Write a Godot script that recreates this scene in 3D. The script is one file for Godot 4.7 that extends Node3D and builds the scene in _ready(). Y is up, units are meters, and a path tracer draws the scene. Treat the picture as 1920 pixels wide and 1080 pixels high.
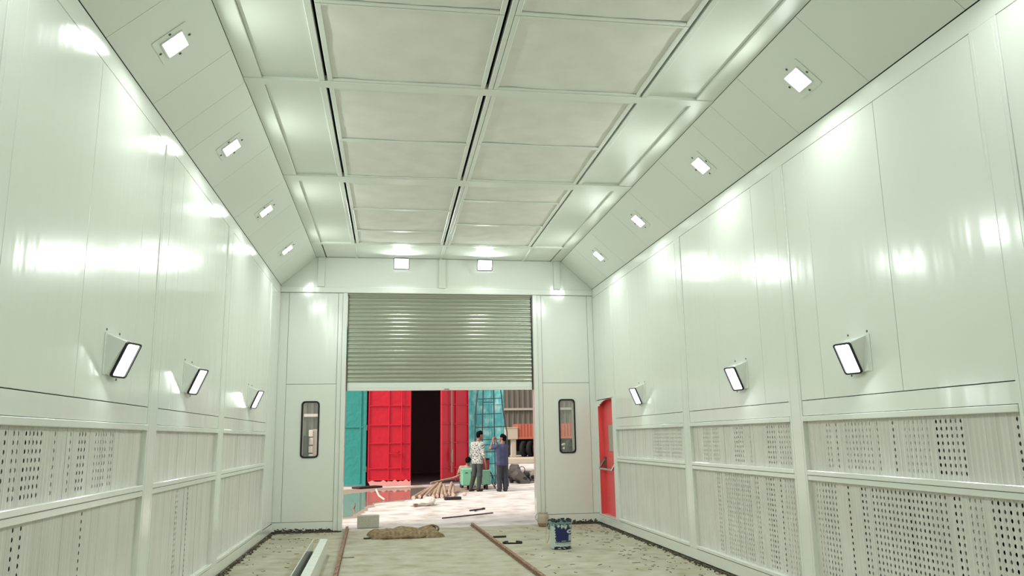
extends Node3D
# A spray booth seen from inside, looking out through its half-raised roller shutter.
const XL := -1.9334      # left wall face
const XR := 3.6575       # right wall face
const ZE := -13.925      # end wall face
const ZB := 3.0          # wall behind the camera
const YW := 4.184        # top of the side walls
const YC := 4.703        # flat ceiling
const SL := -1.347       # where the slopes meet the flat ceiling
const SR := 3.0805
const UP := Vector3(0, 1, 0)
const LAMP_TINT := Color(0.965, 1.0, 0.972)

var M := {}
var used := {}
var ceiling_node: Node3D
var rng := RandomNumberGenerator.new()

# ---------------------------------------------------------------- naming
func numbered(called: String) -> String:
	var n: int = used.get(called, 0)
	used[called] = n + 1
	return called if n == 0 else "%s_%03d" % [called, n]

func tag(o: Node, label: String, category := "", group := "", kind := "") -> Node:
	if label: o.set_meta("label", label)
	if category: o.set_meta("category", category)
	if group: o.set_meta("group", group)
	if kind: o.set_meta("kind", kind)
	return o

func thing(called: String, label: String, category: String, at := Vector3.ZERO, basis := Basis(), group := "", kind := "") -> Node3D:
	var o := Node3D.new()
	o.name = numbered(called)
	add_child(o, true)
	o.transform = Transform3D(basis, at)
	tag(o, label, category, group, kind)
	return o

func part(called: String, st: SurfaceTool, m: Material, parent: Node) -> MeshInstance3D:
	return place(called, done(st, m), parent)

func place(called: String, mesh: Mesh, parent: Node, t := Transform3D()) -> MeshInstance3D:
	var o := MeshInstance3D.new()
	o.name = called
	o.mesh = mesh
	o.transform = t
	o.cast_shadow = GeometryInstance3D.SHADOW_CASTING_SETTING_ON
	parent.add_child(o, true)
	return o

func single(called: String, st: SurfaceTool, m: Material, label: String, category: String, group := "", kind := "") -> MeshInstance3D:
	var o := MeshInstance3D.new()
	o.name = numbered(called)
	o.mesh = done(st, m)
	add_child(o, true)
	tag(o, label, category, group, kind)
	return o

# ---------------------------------------------------------------- mesh helpers
func begin(smooth := false) -> SurfaceTool:
	var st := SurfaceTool.new()
	st.begin(Mesh.PRIMITIVE_TRIANGLES)
	st.set_smooth_group(0 if smooth else -1)
	return st

func done(st: SurfaceTool, m: Material) -> ArrayMesh:
	st.generate_normals()
	st.index()
	var a := st.commit()
	a.surface_set_material(0, m)
	return a

func trin(st: SurfaceTool, a: Vector3, b: Vector3, c: Vector3, n: Vector3) -> void:
	if (b - a).cross(c - a).dot(n) > 0:
		st.add_vertex(a); st.add_vertex(c); st.add_vertex(b)
	else:
		st.add_vertex(a); st.add_vertex(b); st.add_vertex(c)

func quadn(st: SurfaceTool, a: Vector3, b: Vector3, c: Vector3, d: Vector3, n: Vector3) -> void:
	trin(st, a, b, c, n)
	trin(st, a, c, d, n)

func face(st: SurfaceTool, p: Array, c: Vector3) -> void:
	var n: Vector3 = p[0] - c
	for i in range(1, p.size()): n += p[i] - c
	for i in range(1, p.size() - 1): trin(st, p[0], p[i], p[i + 1], n)

func bx(st: SurfaceTool, c: Vector3, s: Vector3, b := 0.0, t := Transform3D()) -> void:
	var h := s * 0.5
	b = minf(b, minf(h.x, minf(h.y, h.z)) * 0.8)
	var o := t * c
	var k := h - Vector3(b, b, b)
	var v := func(g: Vector3, axis: int) -> Vector3:
		var q := k
		q[axis] = h[axis]
		return t * (c + g * q)
	for a in 3:
		var u := (a + 1) % 3
		var w := (a + 2) % 3
		for s1 in [-1, 1]:
			var q := []
			for uv in [[-1, -1], [1, -1], [1, 1], [-1, 1]]:
				var g := Vector3()
				g[a] = s1; g[u] = uv[0]; g[w] = uv[1]
				q.append(v.call(g, a))
			face(st, q, o)
			if b <= 0: continue
			for s2 in [-1, 1]:
				var g1 := Vector3(); g1[a] = s1; g1[u] = s2; g1[w] = -1
				var g2 := g1; g2[w] = 1
				face(st, [v.call(g1, a), v.call(g1, u), v.call(g2, u), v.call(g2, a)], o)
				if a == 0:
					for g in [g1, g2]: face(st, [v.call(g, 0), v.call(g, 1), v.call(g, 2)], o)

func lohi(st: SurfaceTool, lo: Vector3, hi: Vector3, b := 0.0) -> void:
	var l := lo.min(hi)
	var h := lo.max(hi)
	bx(st, (l + h) * 0.5, h - l, b)

func tube(st: SurfaceTool, pts: Array, radius, n := 8, caps := true) -> void:
	var rings := []
	var last := Vector3.ZERO
	for i in pts.size():
		var d: Vector3 = (pts[mini(i + 1, pts.size() - 1)] - pts[maxi(i - 1, 0)]).normalized()
		var side: Vector3 = d.cross(UP if absf(d.y) < 0.95 else Vector3(1, 0, 0)).normalized() if i == 0 else (last - d * last.dot(d)).normalized()
		last = side
		var other := d.cross(side)
		var r: float = radius[i] if radius is Array else radius
		var ring := []
		for k in n:
			var a := TAU * k / n
			ring.append(pts[i] + (side * cos(a) + other * sin(a)) * r)
		rings.append(ring)
	st.set_smooth_group(0)
	for i in rings.size() - 1:
		for k in n:
			var k2 := (k + 1) % n
			var mid: Vector3 = (rings[i][k] + rings[i][k2]) * 0.5 - pts[i]
			quadn(st, rings[i][k], rings[i][k2], rings[i + 1][k2], rings[i + 1][k], mid)
	st.set_smooth_group(-1)
	if caps:
		for e in [0, rings.size() - 1]:
			var out: Vector3 = pts[e] - pts[1 if e == 0 else e - 1]
			for k in n: trin(st, pts[e], rings[e][k], rings[e][(k + 1) % n], out)

func lathe(st: SurfaceTool, prof: Array, n := 24, t := Transform3D(), uvs := false, smooth := true) -> void:
	for i in prof.size() - 1:
		st.set_smooth_group(i if smooth else -1)
		var p: Vector2 = prof[i]
		var q: Vector2 = prof[i + 1]
		var nn := Vector2(q.y - p.y, p.x - q.x)
		for k in n:
			var a := TAU * k / n
			var b := TAU * (k + 1) / n
			var A := t * Vector3(p.x * cos(a), p.y, p.x * sin(a))
			var B := t * Vector3(p.x * cos(b), p.y, p.x * sin(b))
			var C := t * Vector3(q.x * cos(b), q.y, q.x * sin(b))
			var D := t * Vector3(q.x * cos(a), q.y, q.x * sin(a))
			var m := (a + b) * 0.5
			var nor := t.basis * Vector3(nn.x * cos(m), nn.y, nn.x * sin(m))
			var fs := [[A, B, C, 0, 1, 1, 0, 0, 1], [A, C, D, 0, 1, 0, 0, 1, 1]]
			for f in fs:
				if f[0].is_equal_approx(f[1]) or f[1].is_equal_approx(f[2]) or f[0].is_equal_approx(f[2]): continue
				var u := [float(k) / n, float(k + 1) / n]
				var y := [1.0 - float(i) / (prof.size() - 1), 1.0 - float(i + 1) / (prof.size() - 1)]
				var U: Array = [Vector2(u[0], y[0]), Vector2(u[1], y[0]), Vector2(u[1], y[1])] if f == fs[0] else [Vector2(u[0], y[0]), Vector2(u[1], y[1]), Vector2(u[0], y[1])]
				var order := [0, 2, 1] if (f[1] - f[0]).cross(f[2] - f[0]).dot(nor) > 0 else [0, 1, 2]
				for e in order:
					if uvs: st.set_uv(U[e])
					st.add_vertex(f[e])

func prism(st: SurfaceTool, poly: PackedVector2Array, z0: float, z1: float, t := Transform3D()) -> void:
	if Geometry2D.is_polygon_clockwise(poly): poly.reverse()
	var tri := Geometry2D.triangulate_polygon(poly)
	for i in range(0, tri.size(), 3):
		for z in [z0, z1]:
			trin(st, t * V(poly[tri[i]], z), t * V(poly[tri[i + 1]], z), t * V(poly[tri[i + 2]], z), t.basis * Vector3(0, 0, 1 if z == maxf(z0, z1) else -1))
	for i in poly.size():
		var a := poly[i]
		var b := poly[(i + 1) % poly.size()]
		var n := Vector3(b.y - a.y, a.x - b.x, 0)
		quadn(st, t * V(a, z0), t * V(b, z0), t * V(b, z1), t * V(a, z1), t.basis * n)

func V(p: Vector2, z: float) -> Vector3:
	return Vector3(p.x, p.y, z)

func rrect(w: float, h: float, r: float, n := 5) -> PackedVector2Array:
	var out := PackedVector2Array()
	for c in [[1, 1, 0.0], [-1, 1, 0.5], [-1, -1, 1.0], [1, -1, 1.5]]:
		for i in n + 1:
			var a: float = (c[2] + 0.5 * i / n) * PI
			out.append(Vector2(c[0] * (w / 2 - r) + cos(a) * r, c[1] * (h / 2 - r) + sin(a) * r))
	return out

func ring(st: SurfaceTool, outer: PackedVector2Array, inner: PackedVector2Array, z0: float, z1: float, t := Transform3D()) -> void:
	for i in outer.size():
		var j := (i + 1) % outer.size()
		for z in [z0, z1]:
			quadn(st, t * V(outer[i], z), t * V(outer[j], z), t * V(inner[j], z), t * V(inner[i], z), t.basis * Vector3(0, 0, 1 if z == maxf(z0, z1) else -1))
		var e := outer[j] - outer[i]
		var n := t.basis * Vector3(e.y, -e.x, 0)
		quadn(st, t * V(outer[i], z0), t * V(outer[j], z0), t * V(outer[j], z1), t * V(outer[i], z1), n)
		quadn(st, t * V(inner[i], z0), t * V(inner[j], z0), t * V(inner[j], z1), t * V(inner[i], z1), -n)

func blob(st: SurfaceTool, c: Vector3, r: Vector3, rough := 0.25, nu := 7, nv := 5, turn := Basis()) -> void:
	# an uneven lump
	var g := []
	for j in nv + 1:
		var row := []
		var ph := PI * j / nv
		var polar := Vector3(0, cos(ph), 0)
		for i in nu:
			var a := TAU * i / nu
			var k := 1.0 + rng.randf_range(-rough, rough)
			if j == 0 or j == nv: row.append(c + turn * (polar * r))
			else: row.append(c + turn * (Vector3(sin(ph) * cos(a), cos(ph), sin(ph) * sin(a)) * r * k))
		g.append(row)
	for j in nv:
		for i in nu:
			var i2 := (i + 1) % nu
			var m: Vector3 = (g[j][i] + g[j + 1][i2]) * 0.5 - c
			if j > 0: trin(st, g[j][i], g[j][i2], g[j + 1][i2], m)
			if j < nv - 1: trin(st, g[j][i], g[j + 1][i2], g[j + 1][i], m)

# ---------------------------------------------------------------- a smooth skin round bones (surface nets)
func nets(st: SurfaceTool, bones: Array, cell: float, k: float, cuts := []) -> void:
	var lo := Vector3.ONE * 1e9
	var hi := -lo
	for b in bones:
		var r: float = maxf(b[2], b[3]) + k + cell * 2
		lo = lo.min(b[0] - Vector3.ONE * r).min(b[1] - Vector3.ONE * r)
		hi = hi.max(b[0] + Vector3.ONE * r).max(b[1] + Vector3.ONE * r)
	var n := Vector3i(((hi - lo) / cell).ceil()) + Vector3i.ONE * 2
	var sx := 1
	var sy := n.x
	var sz := n.x * n.y
	var f := PackedFloat32Array()
	f.resize(n.x * n.y * n.z)
	f.fill(9.0)
	for b in bones:
		var A: Vector3 = b[0]
		var d: Vector3 = b[1] - A
		var dd := maxf(d.length_squared(), 1e-9)
		var ra: float = b[2]
		var dr: float = b[3] - b[2]
		var r: float = maxf(b[2], b[3]) + k + cell
		var i0 := Vector3i(((A.min(b[1]) - Vector3.ONE * r - lo) / cell).floor()).clamp(Vector3i.ZERO, n - Vector3i.ONE)
		var i1 := Vector3i(((A.max(b[1]) + Vector3.ONE * r - lo) / cell).ceil()).clamp(Vector3i.ZERO, n - Vector3i.ONE)
		for z in range(i0.z, i1.z + 1):
			for y in range(i0.y, i1.y + 1):
				var at := z * sz + y * sy
				for x in range(i0.x, i1.x + 1):
					var p := lo + Vector3(x, y, z) * cell - A
					var u := clampf(p.dot(d) / dd, 0, 1)
					var e := (p - d * u).length() - ra - dr * u
					var o := f[at + x]
					var h := maxf(k - absf(o - e), 0.0) / k
					f[at + x] = minf(o, e) - h * h * k * 0.25
	if cuts:
		for z in n.z:
			for y in n.y:
				for x in n.x:
					var i := z * sz + y * sy + x
					if f[i] < 1.0:
						var p := lo + Vector3(x, y, z) * cell
						for c in cuts:     # [point, normal]: what lies on the normal's side is cut away
							f[i] = maxf(f[i], (p - c[0]).dot(c[1]))
	var vert := {}
	st.set_smooth_group(0)
	var step := [0, sx, sy, sx + sy, sz, sz + sx, sz + sy, sz + sx + sy]
	for z in n.z - 1:
		for y in n.y - 1:
			for x in n.x - 1:
				var i := z * sz + y * sy + x
				if f[i] > 1.0: continue
				var neg := 0
				for s in 8: if f[i + step[s]] < 0: neg += 1
				if neg == 0 or neg == 8: continue
				var sum := Vector3.ZERO
				var c := 0
				for e in [[0, 1], [2, 3], [4, 5], [6, 7], [0, 2], [1, 3], [4, 6], [5, 7], [0, 4], [1, 5], [2, 6], [3, 7]]:
					var a := f[i + step[e[0]]]
					var b := f[i + step[e[1]]]
					if (a < 0) != (b < 0):
						var u := a / (a - b)
						var pa := Vector3(e[0] & 1, (e[0] >> 1) & 1, e[0] >> 2)
						var pb := Vector3(e[1] & 1, (e[1] >> 1) & 1, e[1] >> 2)
						sum += pa.lerp(pb, u)
						c += 1
				vert[i] = lo + (Vector3(x, y, z) + sum / c) * cell
	for i in vert:
		for ax in [[sx, sy, sz], [sy, sz, sx], [sz, sx, sy]]:
			var a := f[i]
			var b: float = f[i + ax[0]]
			if (a < 0) == (b < 0): continue
			var q := [i, i - ax[1], i - ax[1] - ax[2], i - ax[2]]
			if not (vert.has(q[1]) and vert.has(q[2]) and vert.has(q[3])): continue
			var out := Vector3(1 if ax[0] == sx else 0, 1 if ax[0] == sy else 0, 1 if ax[0] == sz else 0) * (1 if a < 0 else -1)
			var P := [vert[q[0]], vert[q[1]], vert[q[2]], vert[q[3]]]
			var flip := ((P[2] - P[0]) as Vector3).cross(P[3] - P[1]).dot(out) > 0
			for t in [[0, 1, 2], [0, 2, 3]]:
				var o: Array = [t[0], t[2], t[1]] if flip else t
				for e in o: st.add_vertex(P[e])

# ---------------------------------------------------------------- materials
func noise(freq: float, octaves := 4, kind := FastNoiseLite.TYPE_SIMPLEX_SMOOTH, sd := 1) -> FastNoiseLite:
	var n := FastNoiseLite.new()
	n.noise_type = kind
	n.seed = sd
	n.frequency = freq
	n.fractal_octaves = octaves
	return n

func ntex(freq: float, stops := [], octaves := 4, kind := FastNoiseLite.TYPE_SIMPLEX_SMOOTH, sd := 1, size := 512) -> NoiseTexture2D:
	var t := NoiseTexture2D.new()
	t.width = size
	t.height = size
	t.seamless = true
	t.noise = noise(freq, octaves, kind, sd)
	if stops:
		var g := Gradient.new()
		g.offsets = PackedFloat32Array(stops.map(func(s): return s[0]))
		g.colors = PackedColorArray(stops.map(func(s): return s[1]))
		t.color_ramp = g
	return t

func mat(called: String, c: Color, rough := 0.6, metal := 0.0) -> StandardMaterial3D:
	var m := StandardMaterial3D.new()
	m.resource_name = called
	m.albedo_color = c
	m.roughness = rough
	m.metallic = metal
	M[called] = m
	return m

func world_map(m: StandardMaterial3D, scale: Vector3) -> StandardMaterial3D:
	m.uv1_triplanar = true
	m.uv1_world_triplanar = true
	m.uv1_scale = scale
	return m

func relief(m: StandardMaterial3D, t: Texture2D, cm: float) -> StandardMaterial3D:
	m.heightmap_enabled = true
	m.heightmap_texture = t
	m.heightmap_scale = cm
	return m

func materials() -> void:
	var wavy := ntex(0.012, [], 2, FastNoiseLite.TYPE_SIMPLEX_SMOOTH, 4)
	var m := world_map(mat("white_paint", Color(0.895, 0.91, 0.885), 0.15), Vector3(0.5, 0.035, 0.5))
	relief(m, ntex(0.012, [], 3, FastNoiseLite.TYPE_SIMPLEX_SMOOTH, 4), 0.2)
	m.metallic_specular = 0.6
	m = world_map(mat("ceiling_paint", Color(0.865, 0.885, 0.855), 0.38), Vector3(0.3, 0.3, 0.3))
	relief(m, wavy, 0.15)
	mat("shell", Color(0.22, 0.23, 0.22), 0.9)
	mat("gap", Color(0.05, 0.05, 0.05), 0.95)
	m = world_map(mat("filter_card", Color.WHITE, 0.92), Vector3(0.7, 0.22, 0.7))
	m.albedo_texture = ntex(0.02, [[0.2, Color(0.835, 0.825, 0.805)], [0.8, Color(0.87, 0.865, 0.845)]], 3, FastNoiseLite.TYPE_SIMPLEX_SMOOTH, 9, 256)
	m = world_map(mat("filter_cloth", Color.WHITE, 0.95), Vector3(0.45, 0.45, 0.45))
	m.albedo_texture = ntex(0.02, [[0.15, Color(0.87, 0.87, 0.845)], [0.85, Color(0.90, 0.90, 0.875)]], 4, FastNoiseLite.TYPE_SIMPLEX_SMOOTH, 19, 256)
	# floors
	m = world_map(mat("floor_concrete", Color.WHITE, 0.85), Vector3(0.21, 0.21, 0.21))
	m.albedo_texture = ntex(0.011, [[0.1, Color(0.60, 0.57, 0.475)], [0.35, Color(0.66, 0.64, 0.555)], [0.65, Color(0.685, 0.67, 0.595)], [0.95, Color(0.73, 0.715, 0.65)]], 6, FastNoiseLite.TYPE_SIMPLEX_SMOOTH, 31, 1024)
	relief(m, ntex(0.05, [], 5, FastNoiseLite.TYPE_SIMPLEX_SMOOTH, 7), 0.22)
	m = world_map(mat("yard_dust", Color.WHITE, 0.95), Vector3(0.12, 0.12, 0.12))
	m.albedo_texture = ntex(0.012, [[0.1, Color(0.68, 0.635, 0.595)], [0.4, Color(0.785, 0.76, 0.735)], [0.6, Color(0.82, 0.80, 0.785)], [0.95, Color(0.86, 0.85, 0.835)]], 6, FastNoiseLite.TYPE_SIMPLEX_SMOOTH, 33, 1024)
	relief(m, ntex(0.04, [], 5, FastNoiseLite.TYPE_SIMPLEX_SMOOTH, 8), 0.9)
	m = mat("wet_mud", Color(0.60, 0.53, 0.47), 0.8)
	m = mat("puddle_water", Color(0.62, 0.58, 0.53), 0.045)
	m.metallic_specular = 0.5
	mat("dirt", Color(0.30, 0.27, 0.22), 0.95)
	m = world_map(mat("rust", Color.WHITE, 0.8), Vector3(2, 2, 2))
	m.albedo_texture = ntex(0.03, [[0.2, Color(0.42, 0.29, 0.22)], [0.55, Color(0.56, 0.44, 0.35)], [0.9, Color(0.66, 0.57, 0.48)]], 4, FastNoiseLite.TYPE_SIMPLEX_SMOOTH, 3, 256)
	# metal and trim
	m = mat("shutter_steel", Color(0.72, 0.74, 0.69), 0.2, 0.65)
	mat("grey_steel", Color(0.45, 0.47, 0.45), 0.4, 0.6)
	mat("chrome", Color(0.75, 0.74, 0.72), 0.25, 0.8)
	mat("black_rubber", Color(0.03, 0.035, 0.035), 0.5)
	mat("black_frame", Color(0.04, 0.05, 0.06), 0.35)
	mat("screw", Color(0.36, 0.38, 0.34), 0.5, 0.4)
	m = mat("glass", Color(0.75, 0.82, 0.78, 0.12), 0.02)
	m.transparency = BaseMaterial3D.TRANSPARENCY_ALPHA
	m = mat("lamp_lens", Color(0.9, 0.92, 0.9), 0.3)
	m.emission_enabled = true
	m.emission = Color(0.97, 1.0, 0.99)
	m.emission_energy_multiplier = 6.0
	mat("door_red", Color(0.93, 0.36, 0.37), 0.4)
	# outside
	m = mat("crimson", Color(0.82, 0.11, 0.21), 0.38)
	relief(world_map(m, Vector3(0.6, 0.6, 0.6)), wavy, 0.8)
	mat("pale_splash", Color(0.88, 0.62, 0.60), 0.8)
	m = mat("teal", Color(0.22, 0.60, 0.57), 0.35)
	relief(world_map(m, Vector3(0.7, 0.7, 0.7)), wavy, 0.8)
	m = world_map(mat("teal_worn", Color.WHITE, 0.28), Vector3(0.6, 0.35, 0.6))
	m.albedo_texture = ntex(0.02, [[0.25, Color(0.33, 0.68, 0.70)], [0.55, Color(0.42, 0.77, 0.78)], [0.85, Color(0.70, 0.88, 0.88)]], 4, FastNoiseLite.TYPE_SIMPLEX_SMOOTH, 12, 256)
	relief(m, wavy, 2.5)
	mat("dark_inside", Color(0.62, 0.57, 0.58), 0.9)
	mat("shed_grey", Color(0.42, 0.41, 0.37), 0.7)
	mat("pale_steel", Color(0.68, 0.66, 0.60), 0.6)
	mat("dark_grey", Color(0.16, 0.16, 0.16), 0.85)
	mat("cream", Color(0.72, 0.68, 0.61), 0.7)
	mat("orange", Color(0.68, 0.37, 0.29), 0.6)
	mat("tyre", Color(0.07, 0.065, 0.065), 0.9)
	m = world_map(mat("block", Color.WHITE, 0.95), Vector3(3, 3, 3))
	m.albedo_texture = ntex(0.06, [[0.2, Color(0.66, 0.65, 0.60)], [0.8, Color(0.78, 0.77, 0.71)]], 4, FastNoiseLite.TYPE_SIMPLEX_SMOOTH, 14, 256)
	relief(m, ntex(0.1, [], 4, FastNoiseLite.TYPE_SIMPLEX_SMOOTH, 15, 256), 0.4)
	m = world_map(mat("sacking", Color.WHITE, 0.95), Vector3(2.5, 2.5, 2.5))
	m.albedo_texture = ntex(0.02, [[0.2, Color(0.44, 0.36, 0.26)], [0.6, Color(0.56, 0.48, 0.36)], [0.9, Color(0.64, 0.57, 0.45)]], 5, FastNoiseLite.TYPE_SIMPLEX_SMOOTH, 16, 256)
	relief(m, ntex(0.08, [], 3, FastNoiseLite.TYPE_SIMPLEX_SMOOTH, 24, 256), 0.3)
	m = world_map(mat("wood", Color.WHITE, 0.85), Vector3(1.5, 1.5, 1.5))
	m.albedo_texture = ntex(0.03, [[0.2, Color(0.55, 0.45, 0.37)], [0.8, Color(0.76, 0.67, 0.58)]], 4, FastNoiseLite.TYPE_SIMPLEX_SMOOTH, 17, 256)
	mat("wood_end", Color(0.86, 0.74, 0.68), 0.8)
	mat("dark_wood", Color(0.19, 0.15, 0.13), 0.8)
	mat("plaster", Color(0.90, 0.87, 0.82), 0.9)
	mat("scaffold_steel", Color(0.24, 0.27, 0.28), 0.5, 0.4)
	m = mat("mint", Color(0.50, 0.76, 0.63), 0.45)
	mat("mint_dark", Color(0.42, 0.60, 0.50), 0.5)
	mat("yellow_sticker", Color(0.72, 0.76, 0.45), 0.6)
	mat("machine_red", Color(0.45, 0.12, 0.14), 0.5)
	mat("machine_grey", Color(0.36, 0.34, 0.31), 0.6)
	mat("machine_pale", Color(0.55, 0.52, 0.47), 0.7)
	# people
	mat("skin", Color(0.56, 0.40, 0.32), 0.55)
	mat("hair", Color(0.045, 0.04, 0.045), 0.85).metallic_specular = 0.2
	m = world_map(mat("print_shirt", Color.WHITE, 0.9), Vector3(1.6, 3.2, 1.6))
	m.albedo_texture = ntex(0.035, [[0.40, Color(0.16, 0.17, 0.18)], [0.47, Color(0.80, 0.81, 0.78)]], 2, FastNoiseLite.TYPE_SIMPLEX, 23, 256)
	mat("navy_tee", Color(0.25, 0.27, 0.38), 0.9)
	mat("grey_trousers", Color(0.25, 0.26, 0.26), 0.9)
	mat("dark_jeans", Color(0.19, 0.20, 0.23), 0.9)
	mat("slate_cloth", Color(0.22, 0.26, 0.30), 0.9)
	mat("pale_cloth", Color(0.66, 0.58, 0.50), 0.9)
	mat("shoe", Color(0.20, 0.15, 0.14), 0.7)

# ---------------------------------------------------------------- the scene
func _ready() -> void:
	rng.seed = 77
	var cam := Camera3D.new()
	cam.name = "camera"
	cam.fov = 40.3668
	cam.near = 0.05
	cam.far = 400
	var yaw := deg_to_rad(8.8075)
	var pit := deg_to_rad(10.8182)
	var roll := deg_to_rad(-0.8996)
	var fwd := Vector3(sin(yaw) * cos(pit), sin(pit), -cos(yaw) * cos(pit))
	var right := Vector3(cos(yaw), 0, sin(yaw))
	var up := right.cross(fwd)
	var r2 := right * cos(roll) + up * sin(roll)
	var u2 := up * cos(roll) - right * sin(roll)
	cam.transform = Transform3D(Basis(r2, u2, -fwd), Vector3(0, 1.5, 0))
	add_child(cam)
	var we := WorldEnvironment.new()
	we.name = "surroundings"
	var env := Environment.new()
	env.background_mode = Environment.BG_SKY
	var sky := Sky.new()
	var sm := ProceduralSkyMaterial.new()
	sm.sky_top_color = Color(1.0, 0.985, 0.97)
	sm.sky_horizon_color = Color(0.95, 0.93, 0.91)
	sm.ground_bottom_color = Color(0.55, 0.50, 0.46)
	sm.ground_horizon_color = Color(0.7, 0.66, 0.62)
	sm.sky_energy_multiplier = 1.0
	sky.sky_material = sm
	env.sky = sky
	env.background_energy_multiplier = 0.85
	env.tonemap_mode = Environment.TONE_MAPPER_LINEAR
	env.tonemap_exposure = 1.0
	env.sdfgi_enabled = true
	env.ssao_enabled = true
	env.ssil_enabled = true
	we.environment = env
	add_child(we)
	var sun := DirectionalLight3D.new()
	sun.name = "hazy_sun"
	sun.light_color = Color(1.0, 0.965, 0.93)
	sun.light_energy = 1.4
	sun.light_angular_distance = 25.0
	sun.shadow_enabled = true
	sun.sky_mode = DirectionalLight3D.SKY_MODE_LIGHT_ONLY
	sun.look_at_from_position(Vector3(-8, 8, 3.5), Vector3.ZERO)
	add_child(sun)
	var t0 := Time.get_ticks_msec()
	materials()
	shell()
	side_wall(-1)
	side_wall(1)
	end_wall()
	ceiling()
	wall_filters()
	ceiling_filters()
	shutter()
	fire_door()
	lamps()
	floor_things()
	building()
	yard()
	background()
	people()
	print("built in ", Time.get_ticks_msec() - t0, " ms")

# ---------------------------------------------------------------- room shell
func shell() -> void:
	var st := begin()
	lohi(st, Vector3(XL - 0.35, -0.2, ZB + 0.2), Vector3(XR + 0.35, 0.0, ZE - 0.10))
	single("floor", st, M.floor_concrete, "dusty beige concrete floor of the white booth", "floor", "", "structure")
	st = begin()
	lohi(st, Vector3(-90, -0.2, ZE - 0.10), Vector3(90, -0.004, -130))
	lohi(st, Vector3(-90, -0.2, 60), Vector3(XL - 0.35, -0.004, ZE - 0.10))
	lohi(st, Vector3(XR + 0.35, -0.2, 60), Vector3(90, -0.004, ZE - 0.10))
	single("yard_ground", st, M.yard_dust, "pale dusty trodden ground outside the shutter opening", "ground", "", "structure")
	ceiling_node = thing("ceiling", "white ceiling of flat beam grid, side panels and long sloping boards", "ceiling", Vector3.ZERO, Basis(), "", "structure")
	var w := thing("wall_rear", "plain white wall closing the booth behind the camera", "wall", Vector3.ZERO, Basis(), "", "structure")
	st = begin()
	lohi(st, Vector3(XL - 0.3, 0, ZB), Vector3(XR + 0.3, 5.0, ZB + 0.1))
	part("wall_panel", st, M.white_paint, w)

func cuts_of(list: Array, lo: float, hi: float) -> Array:
	var out := [hi]
	for z in list:
		if z < hi - 0.06 and z > lo + 0.06: out.append(z)
	out.append(lo)
	return out

const SEAMS := [1.9, 0.85, -0.2, -1.25, -2.05, -3.1, -4.16, -5.21, -6.27, -7.35, -8.44, -9.6, -10.7, -11.74, -12.8]

func posts_of(s: int) -> Array:
	return [[-3.93, -4.16], [-6.655, -6.88], [-9.39, -9.61], [-12.665, -12.76]] if s > 0 else [[-3.93, -4.16], [-6.73, -6.99], [-9.39, -9.665], [-12.83, -12.93]]

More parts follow.
